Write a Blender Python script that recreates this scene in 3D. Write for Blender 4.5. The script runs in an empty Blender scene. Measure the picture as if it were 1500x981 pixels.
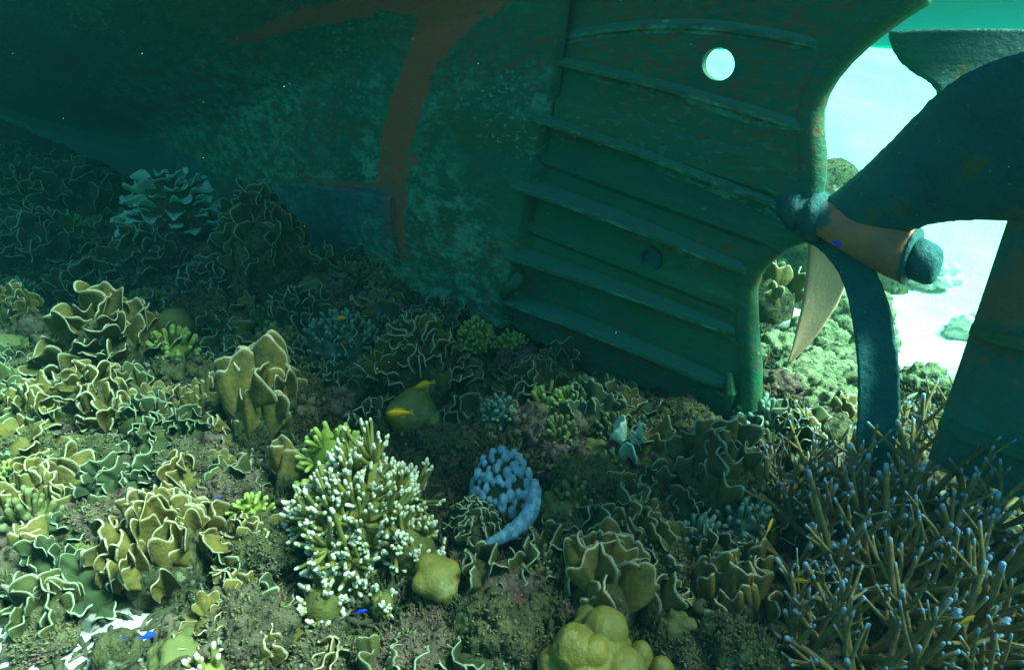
import bpy, bmesh, math, random
import numpy as np
from mathutils import Vector, Matrix, noise
from mathutils.geometry import tessellate_polygon

# ------------------------------------------------------------------ camera, light, exposure
scene = bpy.context.scene
col = scene.collection
PITCH = math.radians(24.1); FPX = 894.0; CX, CY = 750.0, 490.5; CAMZ = 1.3
cam = bpy.data.objects.new('camera', bpy.data.cameras.new('camera'))
cam.data.sensor_width = 36; cam.data.lens = 36 * FPX / 1500
cam.location = (0, 0, CAMZ); cam.rotation_euler = (math.pi / 2 - PITCH, 0, 0)
cam.data.clip_start = 0.02; cam.data.clip_end = 300
col.objects.link(cam); scene.camera = cam

SUN_EL, SUN_AZ = math.radians(55), math.radians(97)      # azimuth measured from +Y towards +X
world = bpy.data.worlds.new('World'); scene.world = world; world.use_nodes = True
wn = world.node_tree; bg = wn.nodes['Background']
sky = wn.nodes.new('ShaderNodeTexSky'); sky.sky_type = 'NISHITA'; sky.sun_disc = False
sky.sun_elevation = SUN_EL; sky.sun_rotation = SUN_AZ
wn.links.new(sky.outputs[0], bg.inputs['Color']); bg.inputs['Strength'].default_value = 0.058
sun = bpy.data.objects.new('sun', bpy.data.lights.new('sun', 'SUN'))
sun.data.energy = 5.0; sun.data.angle = math.radians(20); sun.data.color = (1, .90, .76)
sd = Vector((math.sin(SUN_AZ) * math.cos(SUN_EL), math.cos(SUN_AZ) * math.cos(SUN_EL), math.sin(SUN_EL)))
sun.rotation_euler = sd.to_track_quat('Z', 'Y').to_euler(); sun.location = (4, 3, 12); col.objects.link(sun)
scene.view_settings.view_transform = 'Standard'; scene.view_settings.look = 'None'
scene.view_settings.exposure = 1.85; scene.view_settings.gamma = 1
scene.view_settings.use_curve_mapping = False
scene.render.engine = 'CYCLES'
cy = scene.cycles
cy.max_bounces = 6; cy.diffuse_bounces = 3; cy.glossy_bounces = 2; cy.volume_bounces = 1
cy.transparent_max_bounces = 8; cy.transmission_bounces = 2; cy.sample_clamp_indirect = 4
cy.caustics_reflective = False; cy.caustics_refractive = False
cy.use_denoising = True

# ------------------------------------------------------------------ helpers
S, Cc = math.sin(PITCH), math.cos(PITCH)
def ray(px, py):
    x = (px - CX) / FPX; yd = (py - CY) / FPX
    return Vector((x, Cc - yd * S, -(yd * Cc + S)))
CAM = Vector((0, 0, CAMZ))
N = Vector((.7241, .6897, 0))            # across the keel, away from the camera's side
FW = Vector((-.6897, .7241, 0))          # along the keel, towards the bow
O = Vector((1.28, 1.556, 0))             # foot of the rudder's leading edge
UP = Vector((0, 0, 1))
def onplane(px, py, w=0.0):
    r = ray(px, py); return CAM + r * ((2.0 + w) / r.dot(N))
def onlevel(px, py, z):
    r = ray(px, py); return CAM + r * ((z - CAMZ) / r.z)
def loc(s, w, z): return O + FW * s + N * w + UP * z
def project(p):
    d = Vector(p) - CAM
    dep = d.y * Cc - d.z * S; up = d.z * Cc + d.y * S
    return CX + FPX * d.x / dep, CY - FPX * up / dep, dep
def depth_at(p): return project(p)[2]
def interp(x, pts):
    return float(np.interp(x, [a for a, b in pts], [b for a, b in pts]))

def tag(o, label=None, cat=None, group=None, kind=None):
    for k, v in (('label', label), ('category', cat), ('group', group), ('kind', kind)):
        if v: o[k] = v
    return o
def empty(name, p):
    o = bpy.data.objects.new(name, None); o.location = p; o.empty_display_size = .1; col.objects.link(o); return o
def link(name, me, parent=None, location=None):
    o = bpy.data.objects.new(name, me); col.objects.link(o)
    if parent: o.parent = parent
    if location is not None: o.location = location
    return o

class MB:
    """vertices, faces and one colour value per vertex"""
    def __init__(s): s.v = []; s.f = []; s.t = []; s.n = 0
    def add(s, v, f, t=0.0):
        v = np.asarray(v, float); k = len(v)
        s.v.append(v); s.t.append(np.full(k, t) if np.isscalar(t) else np.asarray(t, float))
        s.f.extend([tuple(i + s.n for i in q) for q in f]); s.n += k
    def mesh(s, name, mat, smooth=True, offset=None, extra=None):
        v = np.concatenate(s.v); t = np.concatenate(s.t)
        if offset is not None: v = v - np.array(offset)
        me = bpy.data.meshes.new(name); me.from_pydata(v.tolist(), [], s.f); me.update()
        a = me.attributes.new('tip', 'FLOAT', 'POINT'); a.data.foreach_set('value', t.astype(np.float32))
        if extra:
            for k, arr in extra.items():
                a = me.attributes.new(k, 'FLOAT', 'POINT'); a.data.foreach_set('value', np.asarray(arr, np.float32))
        if smooth: me.polygons.foreach_set('use_smooth', [True] * len(me.polygons))
        me.materials.append(mat)
        return me
    def build(s, name, mat, parent=None, location=None, smooth=True, offset=None, extra=None):
        return link(name, s.mesh(name, mat, smooth, offset, extra), parent, location)

def recalc(me):
    bm = bmesh.new(); bm.from_mesh(me); bmesh.ops.recalc_face_normals(bm, faces=bm.faces); bm.to_mesh(me); bm.free()

def M(name, c1, c2, scale=20, rough=.8, bump=.4, bscale=60, tip=None, tip_from=.6, tip_to=.9, spots=None, spot_scale=60, pits=0, tip_keep=.65,
      spot_size=.25, c3=None, c3_scale=6, c3_cut=.58, spec=.25, bdist=.01, sheen=0, glow=None):
    m = bpy.data.materials.new(name); m.use_nodes = True; nt = m.node_tree; nd = nt.nodes; lk = nt.links
    b = nd['Principled BSDF']; b.inputs['Roughness'].default_value = rough
    b.inputs['Specular IOR Level'].default_value = spec
    tc = nd.new('ShaderNodeTexCoord')
    def nz(sc, det=5, ro=.6):
        n = nd.new('ShaderNodeTexNoise'); n.inputs['Scale'].default_value = sc; n.inputs['Detail'].default_value = det
        n.inputs['Roughness'].default_value = ro; lk.new(tc.outputs['Object'], n.inputs['Vector']); return n
    def ramp(src, a, c):
        r = nd.new('ShaderNodeMapRange'); r.inputs['From Min'].default_value = a; r.inputs['From Max'].default_value = c
        lk.new(src, r.inputs['Value']); return r.outputs['Result']
    def mix(fac, a, c):
        x = nd.new('ShaderNodeMix'); x.data_type = 'RGBA'
        lk.new(fac, x.inputs['Factor'])
        for sck, val in ((x.inputs[6], a), (x.inputs[7], c)):
            if isinstance(val, tuple): sck.default_value = (*val, 1)
            else: lk.new(val, sck)
        return x.outputs[2]
    colr = mix(ramp(nz(scale).outputs['Fac'], .36, .64), c1, c2)
    if c3: colr = mix(ramp(nz(c3_scale, 4).outputs['Fac'], c3_cut, c3_cut + .06), colr, c3)
    if spots:
        v = nd.new('ShaderNodeTexVoronoi'); v.inputs['Scale'].default_value = spot_scale
        lk.new(tc.outputs['Object'], v.inputs['Vector'])
        colr = mix(ramp(v.outputs['Distance'], spot_size, spot_size * .5), colr, spots)
    if pits:
        colr = mix(ramp(nz(pits, 4, .7).outputs['Fac'], .50, .36), colr, tuple(x * .12 for x in c2))
    if tip:
        at = nd.new('ShaderNodeAttribute'); at.attribute_name = 'tip'
        fac = ramp(at.outputs['Fac'], tip_from, tip_to)
        mm = nd.new('ShaderNodeMath'); mm.operation = 'MULTIPLY'; lk.new(fac, mm.inputs[0]); lk.new(ramp(nz(26, 4).outputs['Fac'], .30, .58), mm.inputs[1])
        mm2 = nd.new('ShaderNodeMath'); mm2.operation = 'MULTIPLY'; lk.new(fac, mm2.inputs[0]); mm2.inputs[1].default_value = tip_keep
        mm3 = nd.new('ShaderNodeMath'); mm3.operation = 'MAXIMUM'; lk.new(mm.outputs[0], mm3.inputs[0]); lk.new(mm2.outputs[0], mm3.inputs[1])
        colr = mix(mm3.outputs[0], colr, tip)
    lk.new(colr, b.inputs['Base Color'])
    if bump:
        n = nz(bscale, 6, .65)
        bp = nd.new('ShaderNodeBump'); bp.inputs['Strength'].default_value = bump; bp.inputs['Distance'].default_value = bdist
        lk.new(n.outputs['Fac'], bp.inputs['Height']); lk.new(bp.outputs['Normal'], b.inputs['Normal'])
    m['col'] = 0
    m.node_tree['mixer'] = 0
    return m

MAT = dict(
    plate=M('plate_coral_tissue', (.20, .145, .032), (.085, .07, .02), 18, .8, .6, 70, tip=(.60, .51, .34), tip_from=.86, tip_to=.97),
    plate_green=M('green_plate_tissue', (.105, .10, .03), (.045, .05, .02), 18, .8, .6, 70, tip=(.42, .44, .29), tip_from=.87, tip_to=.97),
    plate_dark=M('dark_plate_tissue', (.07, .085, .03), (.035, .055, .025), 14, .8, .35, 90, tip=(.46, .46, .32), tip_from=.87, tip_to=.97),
    plate_pale=M('pale_plate_tissue', (.58, .74, .56), (.40, .58, .44), 10, .75, .35, 70, tip=(.6, .7, .55), tip_from=.8, tip_to=1),
    rock=M('reef_rock', (.26, .20, .12), (.075, .065, .04), 9, .9, .9, 45, c3=(.20, .10, .09), c3_scale=7, c3_cut=.60, spots=(.42, .42, .32), spot_scale=55, spot_size=.16, bdist=.035, pits=38),
    turf=M('rock_turf', (.20, .18, .07), (.08, .08, .035), 12, .95, 0, 60, c3=(.24, .13, .10), c3_scale=9, c3_cut=.58, tip=(.3, .28, .17), tip_from=.75, tip_to=1),
    rock_pale=M('sunlit_turf_rock', (.44, .44, .24), (.20, .24, .12), 12, .9, .9, 50, bdist=.035, pits=30),  # lighter copy of the rock, sunlight beyond the keel put into its colour
    rock_green=M('algae_rock', (.20, .18, .075), (.06, .06, .03), 10, .9, .9, 50, c3=(.36, .34, .22), c3_scale=8, c3_cut=.6, spots=(.36, .4, .25), spot_scale=70, spot_size=.15, bdist=.035, pits=38),
    rock_pink=M('coralline_rubble', (.32, .20, .15), (.10, .07, .05), 12, .9, .9, 55, c3=(.2, .07, .07), c3_scale=9, c3_cut=.60, spots=(.5, .46, .38), spot_scale=75, spot_size=.18, bdist=.035, pits=38),
    boulder=M('yellow_boulder_tissue', (.30, .23, .035), (.17, .15, .03), 9, .5, .7, 120, c3=(.30, .26, .08), c3_scale=14, c3_cut=.56, spec=.5, bdist=.006, spots=(.10, .09, .02), spot_scale=160, spot_size=.2),
    green_lobe=M('green_lobe_tissue', (.20, .19, .06), (.10, .11, .04), 9, .7, .5, 160, tip=(.42, .42, .22), tip_from=.85, tip_to=1.1),
    finger=M('finger_coral_tissue', (.30, .27, .06), (.17, .17, .045), 25, .7, .3, 150, tip=(.90, .84, .66), tip_from=.72, tip_to=.86),
    finger_base=M('finger_coral_base', (.2, .18, .045), (.07, .08, .03), 20, .9, .8, 70),
    finger_green=M('green_finger_tissue', (.28, .32, .04), (.16, .2, .03), 25, .7, .3, 150, tip=(.5, .55, .16), tip_from=.5, tip_to=.9),
    staghorn=M('staghorn_tissue', (.36, .25, .095), (.19, .145, .06), 60, .75, .5, 170, tip=(.36, .62, .95), tip_from=.55, tip_to=.85),
    soft=M('pale_bush_tissue', (.12, .20, .14), (.06, .12, .08), 25, .8, .3, 150, tip=(.30, .42, .32), tip_from=.7, tip_to=1),
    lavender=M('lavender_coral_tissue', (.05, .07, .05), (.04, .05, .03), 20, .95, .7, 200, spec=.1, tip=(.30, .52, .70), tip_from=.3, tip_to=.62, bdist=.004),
    lavband=M('lavender_band_tissue', (.25, .44, .60), (.09, .18, .26), 60, .95, .9, 150, spec=.1, bdist=.004),
    yellow=M('yellow_fish_skin', (.95, .46, .01), (.9, .38, .01), 20, .45, 0),
    blue=M('blue_fish_skin', (.01, .05, .8), (.02, .1, .9), 20, .4, 0),
    eye=M('fish_eye', (.01, .01, .01), (.01, .01, .01), 20, .2, 0),
    sand=M('white_sand', (.78, .76, .66), (.68, .66, .56), 6, .95, .5, 60),
    bronze=M('fouled_bronze', (.34, .23, .155), (.25, .19, .13), 6, .6, .4, 60, c3=(.07, .12, .09), c3_scale=5, c3_cut=.6, spots=(.4, .45, .38), spot_scale=25, spot_size=.09),
    lit_blade=M('painted_sunlit_bronze', (.92, .46, .30), (.80, .42, .28), 8, .6, .3, 60),  # sunlight on one blade put into a lighter bronze colour
    rudder=M('fouled_rudder_paint', (.05, .19, .15), (.06, .13, .09), 4, .7, .7, 40, c3=(.24, .14, .07), c3_scale=3.2, c3_cut=.50, bdist=.012),
    hub=M('reddish_fouled_hub', (.72, .27, .13), (.42, .19, .11), 8, .65, .5, 60, c3=(.06, .15, .14), c3_scale=5, c3_cut=.52),
    dark_bronze=M('shaded_fouled_bronze', (.03, .18, .18), (.02, .12, .13), 5, .6, .8, 40, c3=(.10, .16, .08), c3_scale=7, c3_cut=.60, spots=(.18, .3, .26), spot_scale=30, spot_size=.10, bdist=.02),  # blades' shade and water haze put into the dark teal, plus algae patches
)

def hull_material():
    m = bpy.data.materials.new('fouled_hull_paint'); m.use_nodes = True; nt = m.node_tree; nd = nt.nodes; lk = nt.links
    b = nd['Principled BSDF']; b.inputs['Roughness'].default_value = .65; b.inputs['Specular IOR Level'].default_value = .3
    t0 = nd.new('ShaderNodeTexCoord'); m1 = nd.new('ShaderNodeMapping'); m1.inputs['Rotation'].default_value = (0, 0, -math.radians(133.6))
    m2 = nd.new('ShaderNodeMapping'); m2.inputs['Scale'].default_value = (.5, 1, 1)
    lk.new(t0.outputs['Object'], m1.inputs['Vector']); lk.new(m1.outputs[0], m2.inputs['Vector'])
    class tc: outputs = {'Object': m2.outputs[0]}
    def nz(sc, det=6, ro=.6, st=None):
        n = nd.new('ShaderNodeTexNoise'); n.inputs['Scale'].default_value = sc; n.inputs['Detail'].default_value = det
        n.inputs['Roughness'].default_value = ro
        if st:
            mp = nd.new('ShaderNodeMapping'); mp.inputs['Scale'].default_value = st
            lk.new(tc.outputs['Object'], mp.inputs['Vector']); lk.new(mp.outputs[0], n.inputs['Vector'])
        else: lk.new(tc.outputs['Object'], n.inputs['Vector'])
        return n.outputs['Fac']
    def ramp(src, a, c, hi=1.0):
        r = nd.new('ShaderNodeMapRange'); r.inputs['From Min'].default_value = a; r.inputs['From Max'].default_value = c
        r.inputs['To Max'].default_value = hi
        lk.new(src, r.inputs['Value']); return r.outputs['Result']
    def mul(a, c):
        x = nd.new('ShaderNodeMath'); x.operation = 'MULTIPLY'; lk.new(a, x.inputs[0]); lk.new(c, x.inputs[1]); return x.outputs[0]
    def add(a, c):
        x = nd.new('ShaderNodeMath'); x.operation = 'ADD'; lk.new(a, x.inputs[0]); lk.new(c, x.inputs[1]); return x.outputs[0]
    def mix(fac, a, c):
        x = nd.new('ShaderNodeMix'); x.data_type = 'RGBA'; lk.new(fac, x.inputs['Factor'])
        for sck, val in ((x.inputs[6], a), (x.inputs[7], c)):
            if isinstance(val, tuple): sck.default_value = (*val, 1)
            else: lk.new(val, sck)
        return x.outputs[2]
    at = lambda k: (lambda n: (setattr(n, 'attribute_name', k), n.outputs['Fac'])[1])(nd.new('ShaderNodeAttribute'))
    c = mix(ramp(nz(3), .35, .65), (.025, .19, .08), (.015, .13, .085))
    c = mix(ramp(nz(2.2, 3, .5, (.6, .6, 2.5)), .5, .62, .6), c, (.085, .13, .035))
    # pale fouling blotches
    blot = mul(ramp(nz(15, 7, .72), .46, .60), ramp(nz(1.6, 3), .36, .54))
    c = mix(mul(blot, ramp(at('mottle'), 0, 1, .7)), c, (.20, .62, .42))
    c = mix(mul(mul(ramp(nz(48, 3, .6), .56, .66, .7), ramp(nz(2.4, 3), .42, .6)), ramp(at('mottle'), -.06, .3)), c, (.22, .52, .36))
    # rust freckles
    c = mix(mul(ramp(nz(34, 6, .75), .46, .62, .75), ramp(nz(1.9, 4, .6), .46, .56)), c, (.24, .10, .035))
    # exposed red paint bands with ragged borders
    red = ramp(add(at('red'), ramp(nz(16, 8, .75), .3, .7, 1.0)), .92, 1.08)
    c = mix(mul(red, ramp(nz(24, 8, .78), .34, .46)), c, (.62, .13, .055))
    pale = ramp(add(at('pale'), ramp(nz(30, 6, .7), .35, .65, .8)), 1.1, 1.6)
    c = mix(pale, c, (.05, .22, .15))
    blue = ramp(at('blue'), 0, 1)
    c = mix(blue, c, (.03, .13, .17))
    # white barnacle dots
    v = nd.new('ShaderNodeTexVoronoi'); v.inputs['Scale'].default_value = 13; v.inputs['Randomness'].default_value = 1
    lk.new(tc.outputs['Object'], v.inputs['Vector'])
    c = mix(mul(ramp(v.outputs['Distance'], .10, .05), ramp(nz(1.7, 2), .5, .6)), c, (.45, .55, .48))
    lk.new(c, b.inputs['Base Color'])
    bp = nd.new('ShaderNodeBump'); bp.inputs['Strength'].default_value = .7; bp.inputs['Distance'].default_value = .012
    lk.new(add(nz(40, 7, .7), ramp(nz(7, 3), 0, 1, .8)), bp.inputs['Height']); lk.new(bp.outputs['Normal'], b.inputs['Normal'])
    return m
HULL = hull_material()

# ------------------------------------------------------------------ the water (air with depth to it)
def box_mesh(name, lo, hi):
    me = bpy.data.meshes.new(name); bm = bmesh.new(); bmesh.ops.create_cube(bm, size=1)
    for v in bm.verts: v.co = Vector([lo[i] + (v.co[i] + .5) * (hi[i] - lo[i]) for i in range(3)])
    bm.to_mesh(me); bm.free(); return me
hz = link('haze', box_mesh('haze', (-39, -39, -2.6), (39, 39, 2.82)))
tag(hz, kind='stuff', label='blue green sea water filling the whole scene', cat='water')
hm = bpy.data.materials.new('sea_water_haze'); hm.use_nodes = True
hm.node_tree.nodes.remove(hm.node_tree.nodes['Principled BSDF'])
pv = hm.node_tree.nodes.new('ShaderNodeVolumePrincipled')
pv.inputs['Color'].default_value = (.006, .045, .045, 1)
pv.inputs['Absorption Color'].default_value = (.03, .88, .76, 1)
pv.inputs['Density'].default_value = .19
pv.inputs['Anisotropy'].default_value = .35
hm.node_tree.links.new(pv.outputs[0], hm.node_tree.nodes['Material Output'].inputs['Volume'])
hz.data.materials.append(hm)

# the sea's surface from below: clear overhead, a mirror at a slant
def water_surface():
    mb = MB(); n = 60; xs = np.linspace(-38, 38, n)
    v = [(x, y, 2.12) for y in xs for x in xs]
    f = [(j * n + i, j * n + i + 1, (j + 1) * n + i + 1, (j + 1) * n + i) for j in range(n - 1) for i in range(n - 1)]
    mb.add(v, f)
    m = bpy.data.materials.new('water_surface_from_below'); m.use_nodes = True; nt = m.node_tree; nd = nt.nodes; lk = nt.links
    nd.remove(nd['Principled BSDF'])
    tr = nd.new('ShaderNodeBsdfTransparent'); gl = nd.new('ShaderNodeBsdfGlossy'); gl.inputs['Roughness'].default_value = .08
    gl.inputs['Color'].default_value = (.50, .38, .26, 1)
    geo = nd.new('ShaderNodeNewGeometry'); dp = nd.new('ShaderNodeVectorMath'); dp.operation = 'DOT_PRODUCT'
    lk.new(geo.outputs['Incoming'], dp.inputs[0]); lk.new(geo.outputs['True Normal'], dp.inputs[1])
    ab = nd.new('ShaderNodeMath'); ab.operation = 'ABSOLUTE'; lk.new(dp.outputs['Value'], ab.inputs[0])
    mr = nd.new('ShaderNodeMapRange'); mr.inputs['From Min'].default_value = .16; mr.inputs['From Max'].default_value = .36
    lk.new(ab.outputs[0], mr.inputs['Value'])
    mx = nd.new('ShaderNodeMixShader'); lk.new(mr.outputs['Result'], mx.inputs[0]); lk.new(gl.outputs[0], mx.inputs[1]); lk.new(tr.outputs[0], mx.inputs[2])
    tc = nd.new('ShaderNodeTexCoord'); nz = nd.new('ShaderNodeTexNoise'); nz.inputs['Scale'].default_value = 1.3; nz.inputs['Detail'].default_value = 2
    mp = nd.new('ShaderNodeMapping'); mp.inputs['Scale'].default_value = (1, 1, 1)
    lk.new(tc.outputs['Object'], mp.inputs[0]); lk.new(mp.outputs[0], nz.inputs['Vector'])
    bp = nd.new('ShaderNodeBump'); bp.inputs['Strength'].default_value = .25; bp.inputs['Distance'].default_value = .05
    lk.new(nz.outputs['Fac'], bp.inputs['Height']); lk.new(bp.outputs[0], gl.inputs['Normal'])
    lk.new(mx.outputs[0], nd['Material Output'].inputs['Surface'])
    tag(mb.build('water_surface', m), kind='structure')
water_surface()

# ------------------------------------------------------------------ seabed
def fr(x, y, sc, oct=3, z=0.0):
    return noise.fractal(Vector((x * sc, y * sc, z)), 1.0, 2.1, oct)
def smooth(a, b, x):
    t = min(1, max(0, (x - a) / (b - a))); return t * t * (3 - 2 * t)
def terrain(x, y):
    w = x * N.x + y * N.y - 2.0
    s = (x - O.x) * FW.x + (y - O.y) * FW.y
    far = smooth(.9, 2.2, w)                       # sand beyond the keel
    h = .10 * fr(x, y, 1.4, 3, 3.3) + .07 * abs(fr(x, y, 3.3, 3, 7.7)) + .02 * fr(x, y, 11, 3, 1.2)
    h *= 1 - .6 * far
    h -= .22 * far
    h += 1.68 * smooth(2.6, 8.5, w) * smooth(20, 11, s) + .05 * smooth(2, 8, w) * fr(x, y, .7, 3, 5)
    h += .05 * smooth(.1, 1.2, s) * smooth(-1.2, -.2, w) * (1 - far)
    r = math.hypot(x, y)
    return h
def seabed():
    n = 460; k = 4.3; a = 37 / math.sinh(k)
    u = np.linspace(-1, 1, n); g = a * np.sinh(k * u)
    xs = g; ys = g + 1.8; ys = np.clip(ys, -37, 37.5)
    v = [(x, y, terrain(x, y)) for y in ys for x in xs]
    f = [(j * n + i, j * n + i + 1, (j + 1) * n + i + 1, (j + 1) * n + i) for j in range(n - 1) for i in range(n - 1)]
    sand = []
    for x, y, z in v:
        w = x * N.x + y * N.y - 2.0
        q = smooth(.7, 1.5, w + .5 * fr(x, y, 1.3, 3, 9)) * (1 - .95 * smooth(11, 13, w + 2 * fr(x, y, .4, 2, 4)))
        q = max(q, smooth(.30, .16, math.hypot(x + 1.06, (y - .98) * 1.3) + .09 * fr(x, y, 5, 3, 2) + .12 * fr(x, y, 14, 3, 6)))
        sand.append(q)
    mb = MB(); mb.add(v, f, sand)
    m = M('seabed_rubble', (.065, .055, .03), (.012, .013, .009), 9, .95, .9, 40, c3=(.16, .09, .08), c3_scale=8, c3_cut=.6,  # near-black base colour stands in for deep shade between the corals
          spots=(.26, .27, .19), spot_scale=42, spot_size=.2, tip=(.92, .90, .80), tip_from=.3, tip_to=.7, bdist=.03, pits=30, tip_keep=1)
    tag(mb.build('seabed', m), kind='structure')
seabed()
def on_ground(px, py, h=0.1):
    """the seabed spot below a point seen at (px, py) and h above the ground"""
    z = h
    for _ in range(4):
        p = onlevel(px, py, z); z = terrain(p.x, p.y) + h
    return Vector((p.x, p.y, terrain(p.x, p.y)))

# ------------------------------------------------------------------ ship
def seg_dist(px, py, pts):
    best = (1e9, 0)
    for (x0, y0, r0), (x1, y1, r1) in zip(pts, pts[1:]):
        dx, dy = x1 - x0, y1 - y0; L = dx * dx + dy * dy
        t = min(1, max(0, ((px - x0) * dx + (py - y0) * dy) / L))
        d = math.hypot(px - x0 - t * dx, py - y0 - t * dy) - (r0 + t * (r1 - r0))
        if d < best[0]: best = (d, t)
    return best[0]
RED = [[(690, -30, 60), (655, 20, 40), (622, 80, 24), (600, 140, 23), (580, 200, 24), (575, 260, 22), (578, 300, 17), (583, 335, 9), (586, 375, 8)],
       [(330, 66, 5), (400, 42, 12), (460, 24, 14), (560, 4, 16), (650, 0, 22)],
       [(440, 262, 2), (500, 270, 4), (565, 272, 8)], [(600, 240, 6), (612, 225, 5)]]
PALE = [[(720, 10, 5), (672, 60, 4), (640, 110, 5), (615, 180, 5), (600, 235, 5), (597, 300, 4), (600, 345, 3)],
        [(478, 355, 2), (520, 368, 4), (570, 375, 5), (610, 390, 4), (650, 406, 3)], [(400, 252, 1), (480, 263, 1.5), (545, 271, 1.5)]]
def hull_attrs(vs):
    red = []; pale = []; mot = []; blue = []
    for p in vs:
        d = Vector(p) - CAM
        if d.y * Cc - d.z * S < .2 : red.append(0); pale.append(0); mot.append(.3); blue.append(0); continue
        x, y, _ = project(p)
        near = (Vector(p) - O).dot(N) < .05
        k = 13.0
        red.append(max(smooth(k, -k, seg_dist(x, y, q)) for q in RED) if near else 0)
        pale.append(max(smooth(4, -4, seg_dist(x, y, q)) for q in PALE) if near else 0)
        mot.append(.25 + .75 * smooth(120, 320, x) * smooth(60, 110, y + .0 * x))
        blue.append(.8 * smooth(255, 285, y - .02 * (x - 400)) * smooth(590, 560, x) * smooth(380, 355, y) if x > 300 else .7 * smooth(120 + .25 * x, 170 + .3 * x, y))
    return dict(red=red, pale=pale, mottle=mot, blue=blue)

ship = empty('ship', O); tag(ship, 'large fouled steel ship hull with ribbed stern plate, resting on the coral reef', 'ship')
def Z0(s): return interp(s, [(-2, 1.75), (1.5, 1.62), (3, 1.30), (5, .85), (8, .5), (14, .35)])
def BW(s): return interp(s, [(-2, .2), (-.5, .3), (1.5, .42), (3, 1.3), (6, 2.0), (24, 2.0), (30, 1.0)])
def breadth(s, z):
    fl = BW(s) * (1 - math.exp(-(max(0, z - Z0(s)) / .85) ** 1.5))
    return .085 + .05 * smooth(1.6, 6, s) + .03 * max(0, s - 3) * smooth(0, 1.2, z) + fl
def shell(name, ss, zlo, zhi, nz_, extra_b=0.0, cap_aft=True):
    ring_n = 2 * nz_; V = []
    for s in ss:
        lo, hi = zlo(s), zhi(s)
        zz = np.linspace(lo, hi, nz_)
        for z in zz:
            b = breadth(s, z) + extra_b; V.append(tuple(loc(s + SHIFT(z) * math.exp(-(s - ss[0]) / .6), -b, z)))
        for z in zz[::-1]:
            b = breadth(s, z) + extra_b; V.append(tuple(loc(s, b, z)))
    F = []
    for j in range(len(ss) - 1):
        for i in range(ring_n):
            a, b_ = j * ring_n + i, j * ring_n + (i + 1) % ring_n
            F.append((a, b_, b_ + ring_n, a + ring_n))
    F.append(tuple(range(ring_n))); F.append(tuple((len(ss) - 1) * ring_n + i for i in range(ring_n))[::-1])
    mb = MB(); mb.add(V, F)
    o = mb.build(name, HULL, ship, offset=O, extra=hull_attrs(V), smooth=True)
    recalc(o.data); return o
SHIFT = lambda z: 0
# aft border of the shell leans: it follows the line from (834, 0) to (740, 430) in plan
pa, pb = onplane(832, 0, -.085), onplane(742, 430, -.085)
sa, sb_ = (pa - O).dot(FW), (pb - O).dot(FW)
s_first = 1.75
SHIFT = lambda z: (sb_ + (sa - sb_) * (z - pb.z) / (pa.z - pb.z)) - s_first
ss = list(np.arange(s_first, 5.2, .022)) + list(np.arange(5.2, 30, .3))
hs = shell('hull', ss, lambda s: -.25, lambda s: 2.75, 210)
SHIFT = lambda z: 0
def keel_part(name, s0, s1, z0, z1, proud, step=.03):
    """a bar that follows the foot of the hull, standing proud of it on both sides"""
    S_ = np.arange(s0, s1, step); V = []; F = []
    for s in S_:
        t0, t1 = z0(s), z1(s); b = breadth(s, .3) + proud; jag = .006 * noise.noise(Vector((s * 9, 3, 1)))
        pts = [(-b, t0), (-b - .0, (t0 + t1) / 2), (-b, t1 - .02), (-b + .015, t1 + jag), (-b + proud + .03, t1 + .012 + jag), (b - proud - .03, t1 + .012), (b, t1 - .02), (b, t0)]
        V += [tuple(loc(s, w, z)) for w, z in pts]
    k = 8
    for j in range(len(S_) - 1):
        for i in range(k):
            a, c = j * k + i, j * k + (i + 1) % k; F.append((a, c, c + k, a + k))
    F.append(tuple(range(k))); F.append(tuple((len(S_) - 1) * k + i for i in range(k))[::-1])
    mb = MB(); mb.add(V, F); o = mb.build(name, HULL, ship, offset=O, extra=hull_attrs(V), smooth=False); recalc(o.data); return o
keel_part('keel', 2.72, 20, lambda s: -.2, lambda s: interp(s, [(2.7, .60), (3, .60), (4.6, .49), (14, .2)]), .035)
keel_part('keel_shoe', 2.2, 12, lambda s: -.2, lambda s: interp(s, [(2.2, .165), (3.3, .13), (4.6, .09), (14, -.1)]), .085)
# counter above the stern plate
shell('counter', list(np.arange(-2.4, 1.95, .06)), lambda s: 1.58 + .12 * smooth(.6, -.6, s) + .35 * smooth(0, -2.4, s), lambda s: 2.75, 40)

def polygon_plate(name, outer, hole, w0, w1, mat, parent, sub=None):
    polys = [[onplane(x, y, 0) for x, y in outer]] + [[onplane(x, y, 0) for x, y in h] for h in hole]
    flat = [p for q in polys for p in q]
    tris = tessellate_polygon([[Vector(((p - O).dot(FW), p.z, 0)) for p in q] for q in polys])
    bm = bmesh.new()
    A = [bm.verts.new(p + N * w0) for p in flat]; B = [bm.verts.new(p + N * w1) for p in flat]
    for t in tris:
        bm.faces.new([A[i] for i in t]); bm.faces.new([B[i] for i in t][::-1])
    i0 = 0
    for q in polys:
        n = len(q)
        for i in range(n):
            a, b = i0 + i, i0 + (i + 1) % n; bm.faces.new((A[a], A[b], B[b], B[a]))
        i0 += n
    bmesh.ops.recalc_face_normals(bm, faces=bm.faces)
    for v in bm.verts: v.co -= O
    me = bpy.data.meshes.new(name); bm.to_mesh(me); bm.free(); me.materials.append(mat)
    for k in ('red', 'pale', 'blue', 'mottle'):
        a = me.attributes.new(k, 'FLOAT', 'POINT'); a.data.foreach_set('value', [0.06 if k == 'mottle' else 0.0] * len(me.vertices))
    return link(name, me, parent)
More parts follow.
